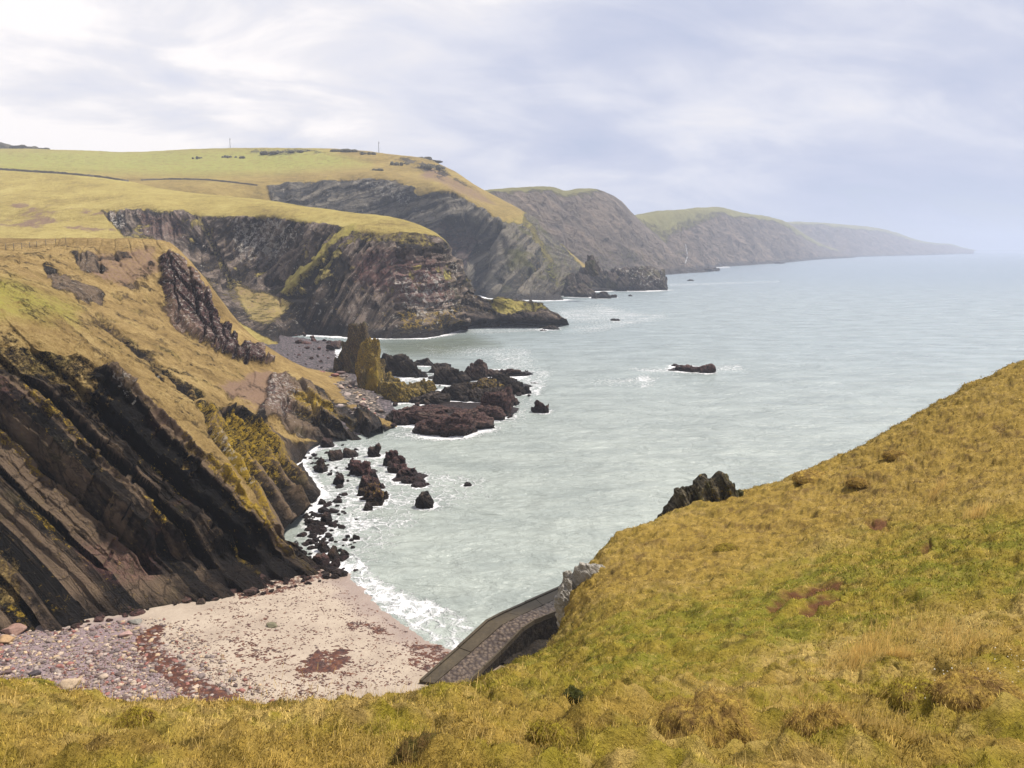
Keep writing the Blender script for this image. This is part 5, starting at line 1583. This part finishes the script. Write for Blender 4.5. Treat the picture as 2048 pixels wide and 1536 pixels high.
# ------------------------------------------------------------------ the jetty
mcon, t = new_mat('weathered_concrete')
pos = t.n('ShaderNodeNewGeometry').outputs['Position']
x, y, z = t.sep(pos)
n1 = t.noise(pos, 0.35, 5, 0.6)
n2 = t.noise(pos, 3.0, 6, 0.7)
c = t.ramp(t.m('ADD', t.m('MULTIPLY', n1, 0.5), t.m('MULTIPLY', n2, 0.5)), [(0.3, (0.026, 0.021, 0.015)), (0.55, (0.066, 0.052, 0.034)), (0.75, (0.115, 0.09, 0.056))])
wetj = t.mr(t.m('ADD', y, t.m('MULTIPLY', n1, 3.0)), 84.0, 88.0)
c = t.mix(t.m('MULTIPLY', wetj, 0.85), c, (0.018, 0.017, 0.016))
t.out(t.principled(Base_Color=c, Roughness=0.8, Specular_IOR_Level=0.2, Normal=t.bump(n2, 0.5, 0.08)))
mcob, t = new_mat('jetty_cobbles')
pos = t.n('ShaderNodeNewGeometry').outputs['Position']
x, y, z = t.sep(pos)
vor = t.n('ShaderNodeTexVoronoi', {'Vector': t.vscale(pos, (1, 1, 0.2)), 'Scale': 2.6})
vc = t.n('ShaderNodeSeparateColor', {0: vor.outputs['Color']}).outputs[0]
n1 = t.noise(pos, 0.35, 5, 0.6)
c = t.mix(vc, (0.06, 0.042, 0.031), (0.11, 0.078, 0.056))
c = t.mix(t.mr(vor.outputs['Distance'], 0.35, 0.7), c, (0.03, 0.018, 0.014))
c = t.mix(t.m('MULTIPLY', t.mr(t.m('ADD', y, t.m('MULTIPLY', n1, 3.0)), 84.0, 88.5), 0.88), c, (0.016, 0.014, 0.014))
t.out(t.principled(Base_Color=c, Roughness=0.8, Normal=t.bump(t.m('SUBTRACT', 1.0, vor.outputs['Distance']), 1.0, 0.15)))

mwall, t = new_mat('shade_black_wall_stone')  # near-black colour stands in for shade on the jetty wall
pos = t.n('ShaderNodeNewGeometry').outputs['Position']
nn = t.noise(pos, 1.6, 6, 0.7)
t.out(t.principled(Base_Color=t.ramp(nn, [(0.35, (0.006, 0.005, 0.005)), (0.7, (0.04, 0.032, 0.024))]), Roughness=0.85, Specular_IOR_Level=0.1, Normal=t.bump(nn, 1.0, 0.3)))
jz = [1.0, 1.7, 2.9, 3.1, 3.4, 3.4]
jo = [Z(838, 1362, jz[0]), Z(914, 1294, jz[1]), Z(972, 1241, jz[2]), Z(1007, 1223, jz[3]), Z(1127, 1170, jz[4]), Z(1250, 1118, jz[5])]
jm = [Z(868, 1366, jz[0]), Z(941, 1304, jz[1]), Z(1004, 1249, jz[2]), Z(1040, 1230, jz[3]), Z(1128, 1190, jz[4]), Z(1250, 1136, jz[5])]
ji = [Z(935, 1366, jz[0]), Z(1003, 1301, jz[1]), Z(1046, 1256, jz[2]), Z(1070, 1240, jz[3]), Z(1130, 1216, jz[4]), Z(1260, 1160, jz[5])]


def strip_mesh(name, A, B, mat, top=0.0, thick=0.4, nsub=14, gap=None, noise_amp=0.0, nacross=6):
    A, B = np.array(A), np.array(B)
    VV, FF, off = [], [], 0
    for i in range(len(A) - 1):
        L = np.linalg.norm(A[i + 1] - A[i])
        pieces = max(1, int(L / gap)) if gap else 1
        for k in range(pieces):
            t0_, t1_ = k / pieces, (k + 1) / pieces
            if gap:
                t0_ += 0.035 / L
                t1_ -= 0.035 / L
            m_ = nsub if not gap else 4
            tt = np.linspace(t0_, t1_, m_)[:, None, None]
            ss = np.linspace(0, 1, nacross)[None, :, None]
            ea = A[i] + (A[i + 1] - A[i]) * tt
            eb = B[i] + (B[i + 1] - B[i]) * tt
            gr = ea + (eb - ea) * ss + np.array((0, 0, top))
            if noise_amp:
                gr[..., 2] += noise_amp * fbm(gr, 1.6, 3)
            elif gap:
                gr[..., 2] += 0.05 * (r2.rand() - 0.5)
            bt = gr.copy()
            bt[..., 2] -= thick
            r_, c_ = gr.shape[:2]
            n_ = r_ * c_
            F0 = grid_faces(r_, c_)
            idx_ = np.arange(n_).reshape(r_, c_)
            bd = np.concatenate([idx_[0, :], idx_[1:, -1], idx_[-1, -2::-1], idx_[-2:0:-1, 0]])
            sd_ = np.stack([bd, np.roll(bd, -1), np.roll(bd, -1) + n_, bd + n_], -1)
            VV += [gr.reshape(-1, 3), bt.reshape(-1, 3)]
            FF += [F0 + off, sd_ + off, F0[:, ::-1] + n_ + off]
            off += 2 * n_
    return mesh_from(name, np.concatenate(VV), np.concatenate(FF), mat, False)


fs = [[p + np.array((0, 0, -p[2] - 0.6)) for p in jo[1:]], [p + np.array((0.5, -0.5, -p[2] + 0.4)) for p in ji[1:]], [p + np.array((6, -6, -p[2] + 1.2)) for p in ji[1:]], [p + np.array((14, -12, -p[2] + 4)) for p in ji[1:]], [p + np.array((24, -16, -p[2] + 9)) for p in ji[1:]]]
g, U, V = net_grid(fs, 4.0)
g = g + np.stack([0 * g[..., 0], 0 * g[..., 0], 0.8 * fbm(g, 1 / 1.8, 4)], -1)
link('foreshore', mesh_from('foreshore', g.reshape(-1, 3), grid_faces(*g.shape[:2]), mwall, True), kind='structure')  # ground added in the gap, its black colour standing for the shadow there
jt = bpy.data.objects.new('jetty', None)
COL.objects.link(jt)
jt.empty_display_size = 1
tag(jt, label='old stone and concrete jetty bent along the right side of the beach', cat='jetty')
jo2 = [a + (b - a) * 0.16 for a, b in zip(jo, jm)]
jo1 = [a + (b - a) * 0.20 for a, b in zip(jo, jm)]
ji1 = [a + (b - a) * 0.93 for a, b in zip(jm, ji)]
link('outer_kerb', strip_mesh('outer_kerb', jo, jo2, mcon, 0.12, 0.5, gap=2.6), parent=jt)
link('slab_paving', strip_mesh('slab_paving', jo1, jm, mcon, 0.0, 0.4, gap=3.4), parent=jt)
link('cobbled_deck', strip_mesh('cobbled_deck', [a + (b - a) * 0.02 for a, b in zip(jm, ji)], ji1, mcob, -0.06, 0.4, nsub=40, noise_amp=0.16, nacross=14), parent=jt)
link('inner_kerb', strip_mesh('inner_kerb', [a + (b - a) * 0.01 for a, b in zip(ji1, ji)], ji, mcon, 0.06, 0.5, gap=3.0), parent=jt)
link('retaining_wall', strip_mesh('retaining_wall', [a + np.array((0.05, 0.1, 0)) for a in jo], [a - np.array((0.05, 0.1, 0)) for a in ji], mwall, -0.47, 6.0), parent=jt)
shore_lines.append([p[:2] for p in jo[1:]])

# ------------------------------------------------------------------ masts, wall, fence, waterfall, distant crags
mst, t = new_mat('galvanised_steel')
t.out(t.principled(Base_Color=(0.10, 0.10, 0.11), Roughness=0.5, Metallic=0.3))


def tube(p0, p1, r0, r1, k=8):
    p0, p1 = np.array(p0, float), np.array(p1, float)
    d_ = (p1 - p0) / np.linalg.norm(p1 - p0)
    s_ = np.cross(d_, (0.3, 0.9, 0.31))
    s_ /= np.linalg.norm(s_)
    u_ = np.cross(d_, s_)
    an_ = np.arange(k) / k * 2 * math.pi
    ring = np.cos(an_)[:, None] * s_ + np.sin(an_)[:, None] * u_
    v_ = np.concatenate([p0 + ring * r0, p1 + ring * r1, [p0], [p1]])
    i_ = np.arange(k)
    j_ = (i_ + 1) % k
    f_ = np.concatenate([np.stack([i_, j_, j_ + k], -1), np.stack([i_, j_ + k, i_ + k], -1), np.stack([j_, i_, np.full(k, 2 * k)], -1), np.stack([i_ + k, j_ + k, np.full(k, 2 * k + 1)], -1)])
    return v_, f_


def join(parts):
    VV, FF, off = [], [], 0
    for v_, f_ in parts:
        VV.append(v_)
        FF.append(f_ + off)
        off += len(v_)
    return np.concatenate(VV), np.concatenate(FF)


def radio_mast(px0, y0, y1, Y, label):
    b = P(px0, y0 + 5, Y)
    h = P(px0, y1, Y)[2] - b[2]
    root = bpy.data.objects.new('radio_mast', None)
    COL.objects.link(root)
    root.location = b
    tag(root, label=label, cat='mast', group='masts on the hill crest')
    link('pole', mesh_from('pole', *tube((0, 0, 0), (0, 0, h), 0.42, 0.28), mst), parent=root)
    link('antenna', mesh_from('antenna', *join([tube((-1.0, 0, h * 0.9), (1.0, 0, h * 0.9), 0.14, 0.14), tube((0.9, 0, h * 0.86), (0.9, 0, h * 0.98), 0.16, 0.16)]), mst), parent=root)
    for k in range(3):
        a_ = k * 2.094 + 0.4
        link('guy_wire', mesh_from('guy_wire', *tube((0, 0, h * 0.8), (math.cos(a_) * h * 0.45, math.sin(a_) * h * 0.45, -1.5), 0.03, 0.03, 5), mst), parent=root)


radio_mast(461, 299, 276, 1205, 'slim radio mast on the left part of the hill crest')
radio_mast(758, 309, 283, 1095, 'slim radio mast on the right part of the hill crest')

mdw, t = new_mat('drystone')
pos = t.n('ShaderNodeNewGeometry').outputs['Position']
nn = t.noise(pos, 1.2, 5, 0.7)
t.out(t.principled(Base_Color=t.ramp(nn, [(0.3, (0.05, 0.045, 0.04)), (0.7, (0.20, 0.18, 0.16))]), Roughness=0.9, Normal=t.bump(nn, 0.8, 0.4)))

dg = bpy.context.evaluated_depsgraph_get()


def land_point(px0, py0, fallback):
    """where the ray through this pixel meets the land"""
    o_ = Vector((0, 0, H))
    d_ = Vector(P(px0, py0, 100.0)) - o_
    hit, loc, *_ = SC.ray_cast(dg, o_ + d_.normalized() * 75.0, d_.normalized(), distance=20000)
    return np.array(loc) if hit else P(px0, py0, fallback)


def dry_wall(line, hgt, thick, label):
    pts = []
    for i in range(len(line) - 1):
        (ax, ay), (bx_, by_) = line[i], line[i + 1]
        m_ = max(2, int((bx_ - ax) / 5))
        for k in range(m_):
            u = k / m_
            pts.append(land_point(ax + (bx_ - ax) * u, ay + (by_ - ay) * u, 800))
    pts = np.array(pts)
    med = pts.copy()
    for i in range(2, len(pts) - 2):
        med[i] = pts[i - 2:i + 3].mean(0)
    VV = []
    for i, p in enumerate(med):
        hh = hgt * (0.8 + 0.45 * hash1(i, 3))
        VV += [p + np.array((0, -thick, -1.0)), p + np.array((0, -thick * 0.6, hh)), p + np.array((0, thick * 0.6, hh)), p + np.array((0, thick, -1.0))]
    N = len(med)
    FF = []
    for i in range(N - 1):
        for k in range(3):
            FF.append((i * 4 + k, (i + 1) * 4 + k, (i + 1) * 4 + k + 1, i * 4 + k + 1))
    FF += [(0, 1, 2, 3), (N * 4 - 1, N * 4 - 2, N * 4 - 3, N * 4 - 4)]
    link('drystone_wall', mesh_from('drystone_wall', np.array(VV), np.array(FF), mdw, False), label=label, cat='wall')


dg.update()
dry_wall([(-60, 336), (0, 340), (137, 349), (200, 355), (262, 364)], 1.6, 0.7, 'long grey field wall crossing the grass at the left')
dry_wall([(282, 361), (340, 359), (410, 360), (470, 366), (520, 372)], 1.3, 0.7, 'broken lower field wall leading towards the grey cliffs')

mwd, t = new_mat('fence_timber')
pos = t.n('ShaderNodeNewGeometry').outputs['Position']
nn = t.noise(pos, 5, 4)
t.out(t.principled(Base_Color=t.ramp(nn, [(0.3, (0.06, 0.05, 0.04)), (0.7, (0.14, 0.12, 0.1))]), Roughness=0.9))
fr = bpy.data.objects.new('wire_fence', None)
COL.objects.link(fr)
tag(fr, label='post and wire fence on the grassy bench at the far left', cat='fence')
tops = []
for i, (fx, fy) in enumerate([(12, 500), (28, 499), (44, 498), (60, 496), (74, 495), (92, 491), (112, 489), (132, 487)]):
    b = land_point(fx, fy, 260)
    link('post', mesh_from('post', *tube(b + np.array((0, 0, -0.5)), b + np.array((0, 0, 2.0)), 0.09, 0.08, 6), mwd), parent=fr)
    tops.append(b)
wires = []
for hh in (0.7, 1.2, 1.7):
    for p, q in zip(tops[:-1], tops[1:]):
        wires.append(tube(p + np.array((0, 0, hh)), q + np.array((0, 0, hh)), 0.02, 0.02, 5))
link('wire', mesh_from('wire', *join(wires), mst), parent=fr)

mwf, t = new_mat('falling_water')
pos = t.n('ShaderNodeNewGeometry').outputs['Position']
nn = t.noise(t.vscale(pos, (1, 1, 0.15)), 0.3, 4)
t.out(t.principled(Base_Color=t.mix(nn, (0.25, 0.27, 0.29), (0.45, 0.46, 0.48)), Roughness=0.5))
wf = []
for i, (wx, wy, ww) in enumerate([(1371, 488, 3.0), (1372, 497, 3.4), (1374, 506, 4.0), (1374, 514, 4.5), (1372, 521, 5.5), (1370, 527, 6.5)]):
    p = land_point(wx, wy, 1900)
    wf.append((p + np.array((0, -1.5, 0)), ww * 0.15))
v_, f_ = join([tube(wf[i][0], wf[i + 1][0], wf[i][1], wf[i + 1][1], 8) for i in range(len(wf) - 1)])
link('waterfall', mesh_from('waterfall', v_, f_, mwf), label='thin white waterfall dropping down the distant cliff', cat='waterfall')


def land_crag(px0, py0, wpx, hpx, Y, label, cat='crag', seed=1, pieces=4, name='hill_outcrop', white=0.2):
    """outcrop sunk in a far hill crest"""
    VV, FF, off, NU = [], [], 0, []
    rr = np.random.RandomState(seed)
    c = P(px0, py0, Y)
    mpp = Y / F
    for k in range(pieces):
        p, f = polyrock(seed * 17 + k, 4, 16, rough=0.1)
        u = (k + 0.5) / pieces - 0.5
        s = np.array((wpx / pieces * 1.1, wpx / pieces * 0.9, hpx * (1.0 - 1.1 * abs(u)) * (0.75 + 0.5 * rr.rand()))) * mpp
        q = p * s + np.array((u * wpx * mpp, rr.normal() * 4, 0))
        VV.append(q)
        FF.append(f + off)
        NU.append(p[:, 2])
        off += len(q)
    v_ = np.concatenate(VV)
    link(name, mesh_from(name, v_, np.concatenate(FF), MAT_HILL, False, rock_attrs(v_, np.concatenate(NU), green=0.5, white=white, grass=0.3)), label=label, cat=cat, loc=c)


land_crag(20, 306, 150, 18, 1300, 'broad dark crag on the skyline at the far left edge', seed=3, pieces=6)
land_crag(218, 310, 75, 7, 1290, 'small low crag on the skyline right of the far left crag', seed=5)
land_crag(840, 321, 60, 8, 1060, 'grey crag capping the right shoulder of the hill crest', seed=7)
for i, (cx_, cy_, w_, h_, lab) in enumerate([(395, 316, 16, 5, 'leftmost dark gorse clump below the crest mast'), (455, 314, 20, 6, 'dark gorse clump directly under the left mast'), (480, 315, 22, 5, 'gorse clump right of the one under the mast'),
                                             (545, 306, 44, 6, 'long heather patch on the crest between the masts'), (600, 303, 36, 6, 'short heather patch left of mid crest'), (690, 302, 46, 6, 'dark heather patch on the crest left of the right mast'),
                                             (735, 307, 30, 5, 'heather patch at the foot of the right mast'), (800, 328, 34, 6, 'gorse streak below the right shoulder crag'), (865, 335, 44, 8, 'gorse streak on the steep right shoulder'), (752, 340, 26, 4, 'lone gorse streak on the brown slope')]):
    p = land_point(cx_, cy_ + 1, 1050)
    VV, FF, off = [], [], 0
    rr = np.random.RandomState(40 + i)
    mpp = p[1] / F
    for k in range(7):
        v2, f2 = ico(3)
        r_ = 1 + 0.35 * fbm(v2, 2.5, 3, off=k + i * 7)
        q = v2 * r_[:, None] * np.array((w_ / 7 * (0.7 + 0.6 * rr.rand()), w_ / 8, h_ * (0.4 + 0.5 * rr.rand()))) * mpp + np.array(((k / 6 - 0.5) * w_ * 0.85 * mpp, rr.normal() * 5, 0))
        VV.append(q)
        FF.append(f2 + off)
        off += len(q)
    if i == 0:
        mgo, t = new_mat('gorse')
        pos = t.n('ShaderNodeNewGeometry').outputs['Position']
        nn = t.noise(pos, 0.5, 5, 0.7)
        t.out(t.principled(Base_Color=t.ramp(nn, [(0.3, (0.03, 0.03, 0.015)), (0.7, (0.10, 0.085, 0.045))]), Roughness=0.95, Normal=t.bump(nn, 1, 1.0)))
    link('gorse_bush', mesh_from('gorse_bush', np.concatenate(VV), np.concatenate(FF), mgo, False), label=lab, cat='bush', group='gorse and heather on the hill', loc=p)

# ------------------------------------------------------------------ the sea
rows_py = np.concatenate([[2600, 2200, 1900, 1700, 1600], np.arange(1560, 700, -2.2), np.arange(700, 540, -1.0), np.arange(540, 505, -0.6), [504, 503, 502, 501, 500.4, 499.9, 499.6]])
cols_px = np.concatenate([[-5200, -3600, -2400, -1600, -1000, -600, -200, 100], np.arange(300, 2100, 3.0), [2200, 2400, 2800, 3400, 4400, 6000]])
CP, RP = np.meshgrid(cols_px, rows_py)
xx = (CP - 1024) / F
yy = (768 - RP) / F
tt = H / (sp_ - yy * cp_)
SX, SY = xx * tt, (cp_ + yy * sp_) * tt
g = np.stack([SX, SY, np.zeros_like(SX)], -1)
near = sstep(700, 150, SY)
wv = np.stack([SX * 0.55, SY * 1.0, SX * 0], -1)
swell = 0.10 * fbm(wv, 1 / 5.0, 3) + 0.05 * fbm(wv, 1 / 1.7, 2, off=4)
foam = np.zeros_like(SX)
msk = (SY < 1400)
fx, fy = SX[msk], SY[msk]
fo = np.zeros(len(fx))
for ln in shore_lines:
    dd = line_dist(fx, fy, ln)
    yb = np.mean([p[1] for p in ln])
    wd = np.clip(yb * 0.012, 1.6, 9)
    fo = np.maximum(fo, 0.62 * np.exp(-(dd / wd) ** 2) + 0.32 * np.exp(-dd / (wd * 4)))
for (cx_, cy_, r_, s_) in shore_spots:
    sel = (np.abs(fx - cx_) < r_ + 25) & (np.abs(fy - cy_) < r_ + 25)
    dd = np.maximum(0, np.hypot(fx[sel] - cx_, fy[sel] - cy_) - r_ * 0.9)
    wd = 1.0 + 0.35 * r_
    fo[sel] = np.maximum(fo[sel], s_ * (0.62 * np.exp(-dd / (wd * 0.7)) + 0.26 * np.exp(-dd / (wd * 3))))
foam[msk] = fo
# drifting foam, as laid by the swell on the water
for poly, val, fe in [([(600, 890), (740, 860), (880, 940), (980, 960), (1000, 1000), (860, 1040), (800, 1110), (720, 1140), (660, 1120), (640, 980)], 0.42, 40),
                      ([(640, 900), (740, 880), (820, 930), (760, 1000), (730, 1090), (650, 1120), (630, 1000)], 0.50, 26),
                      ([(840, 930), (1000, 955), (980, 985), (860, 990)], 0.46, 20),
                      ([(950, 640), (1120, 655), (1330, 620), (1340, 640), (1180, 668), (960, 662)], 0.46, 14), ([(1110, 615), (1200, 605), (1330, 630), (1240, 650), (1120, 648)], 0.45, 14),
                      ([(1230, 735), (1480, 728), (1500, 745), (1300, 750)], 0.5, 9), ([(1160, 755), (1330, 750), (1310, 775), (1190, 775)], 0.42, 14), ([(1270, 748), (1300, 745), (1310, 775), (1280, 780)], 0.5, 8),
                      ([(830, 690), (1060, 690), (1100, 760), (1060, 800), (980, 720), (860, 712)], 0.44, 20), ([(740, 860), (1010, 850), (1060, 790), (1075, 800), (1030, 860), (880, 890), (760, 880)], 0.40, 14), ([(1035, 735), (1110, 740), (1080, 800), (1040, 790)], 0.5, 12), ([(645, 700), (700, 694), (690, 740), (655, 735)], 0.7, 8), ([(780, 740), (850, 735), (870, 770), (800, 770)], 0.55, 10),
                      ([(1340, 538), (1460, 528), (1460, 536), (1350, 545)], 0.6, 4), ([(1330, 566), (1560, 560), (1560, 566), (1340, 574)], 0.42, 5), ([(880, 660), (1130, 640), (1130, 662), (900, 672)], 0.45, 8)]:
    foam = np.maximum(foam, val * poly_mask(CP, RP, poly, fe))
wash = poly_mask(CP + 10 * fbm(g, 1 / 3., 3), RP + 8 * fbm(g, 1 / 3., 3, off=3), [(672, 1120), (708, 1098), (745, 1142), (800, 1178), (868, 1200), (962, 1244), (930, 1320), (900, 1302), (850, 1280), (756, 1216), (700, 1165)], 12)
foam = np.maximum(foam, wash * (0.62 + 0.25 * fbm(g, 1 / 2.5, 3)))
foam = np.clip(foam, 0, 1.1)
ridge_w = stroke(CP, RP, [(716, 1112), (760, 1146), (830, 1186), (890, 1208), (950, 1238)], 12)
g[..., 2] = swell * (0.35 + 0.65 * near) + 0.25 * wash * np.maximum(0, fbm(g, 1 / 1.2, 4) + 0.2)
msea, t = new_mat('sea_water')
pos = t.n('ShaderNodeNewGeometry').outputs['Position']
x, y, z = t.sep(pos)
fa = t.attr('foam').outputs['Fac']
dist_ = t.m('SQRT', t.m('ADD', t.m('MULTIPLY', x, x), t.m('MULTIPLY', y, y)))
warpv = t.n('ShaderNodeTexNoise', {'Vector': pos, 'Scale': 0.35, 'Detail': 4.0})
wpos = t.n('ShaderNodeVectorMath', {0: pos, 1: t.n('ShaderNodeVectorMath', {0: warpv.outputs['Color'], 3: 3.0}, operation='SCALE').outputs[0]}, operation='ADD').outputs[0]
v1_ = t.n('ShaderNodeTexVoronoi', {'Vector': wpos, 'Scale': 0.42}, feature='DISTANCE_TO_EDGE').outputs['Distance']
v2_ = t.n('ShaderNodeTexVoronoi', {'Vector': wpos, 'Scale': 1.1}, feature='DISTANCE_TO_EDGE').outputs['Distance']
lace = t.m('ADD', t.mr(v1_, 0.0, 0.16, 0.5, 0.0), t.mr(v2_, 0.0, 0.2, 0.3, 0.0))
nf = t.noise(pos, 0.9, 6, 0.7)
nf2 = t.noise(t.vscale(pos, (0.5, 1, 1)), 0.10, 4, 0.6)
fsum = t.m('ADD', t.m('MULTIPLY', fa, 1.25), t.m('ADD', t.m('MULTIPLY', lace, 0.55), t.m('ADD', t.m('MULTIPLY', t.m('SUBTRACT', nf, 0.5), 0.9), t.m('MULTIPLY', t.m('SUBTRACT', nf2, 0.5), 0.9))))
fm = t.mr(fsum, 0.64, 1.22)
fm = t.m('MULTIPLY', fm, t.mr(fa, 0.05, 0.35))
# streaks of whitecap farther out
caps = t.mr(t.noise(t.vscale(pos, (0.35, 1.0, 1)), 0.075, 7, 0.72), 0.69, 0.76)
capm = t.m('MULTIPLY', caps, t.mr(dist_, 120, 320, 0.0, 0.5))
fm = t.m('MAXIMUM', fm, t.m('MULTIPLY', capm, t.mr(dist_, 900, 3000, 1.0, 0.0)))
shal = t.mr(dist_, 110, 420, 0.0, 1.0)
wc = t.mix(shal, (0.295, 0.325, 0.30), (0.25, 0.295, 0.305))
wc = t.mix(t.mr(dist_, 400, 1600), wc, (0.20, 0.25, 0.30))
wc = t.mix(t.m('MULTIPLY', t.attr('cliff_reflection').outputs['Fac'], 0.85), wc, (0.085, 0.10, 0.065))
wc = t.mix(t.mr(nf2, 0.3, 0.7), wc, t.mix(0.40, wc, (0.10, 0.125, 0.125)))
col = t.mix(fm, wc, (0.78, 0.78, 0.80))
w1 = t.noise(t.vscale(pos, (0.45, 1.0, 1.0)), 0.55, 5, 0.62, 0.4)
w2 = t.noise(t.vscale(pos, (0.5, 1.0, 1.0)), 0.12, 4, 0.55, 0.3)
hgt = t.m('ADD', t.m('MULTIPLY', w1, 0.85), t.m('MULTIPLY', w2, 2.3))
hgt = t.m('ADD', hgt, t.m('MULTIPLY', t.m('MULTIPLY', fm, nf), 0.5))
nb = t.bump(hgt, 1.0, 1.3)
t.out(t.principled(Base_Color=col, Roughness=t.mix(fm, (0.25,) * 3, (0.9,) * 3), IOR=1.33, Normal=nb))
cliff_reflection = poly_mask(CP, RP, [(740, 682), (940, 668), (1000, 690), (880, 712), (780, 712)], 16)  # dark reflection of the headland, painted into the water colour
link('sea', mesh_from('sea', g.reshape(-1, 3), grid_faces(*g.shape[:2]), msea, True, {'foam': foam.ravel(), 'cliff_reflection': cliff_reflection.ravel()}), kind='structure')

# sea bed far below, so that nothing shows under the water from the side
# ------------------------------------------------------------------ air
mh, t = new_mat('haze')
vol = t.n('ShaderNodeVolumePrincipled', {'Color': (0.60, 0.66, 0.81, 1), 'Density': 0.00018, 'Anisotropy': 0.0})
t.out(None, vol.outputs[0])
X0, X1, Y0, Y1, Z0, Z1 = -9000, 9000, -60, 9800, -16, 232
hv = np.array([(X0, Y0, Z0), (X1, Y0, Z0), (X1, Y1, Z0), (X0, Y1, Z0), (X0, Y0, Z1), (X1, Y0, Z1), (X1, Y1, Z1), (X0, Y1, Z1)], float)
hf = np.array([(3, 2, 1, 0), (4, 5, 6, 7), (0, 1, 5, 4), (1, 2, 6, 5), (2, 3, 7, 6), (3, 0, 4, 7)])
link('haze', mesh_from('haze', hv, hf, mh, False), kind='stuff')
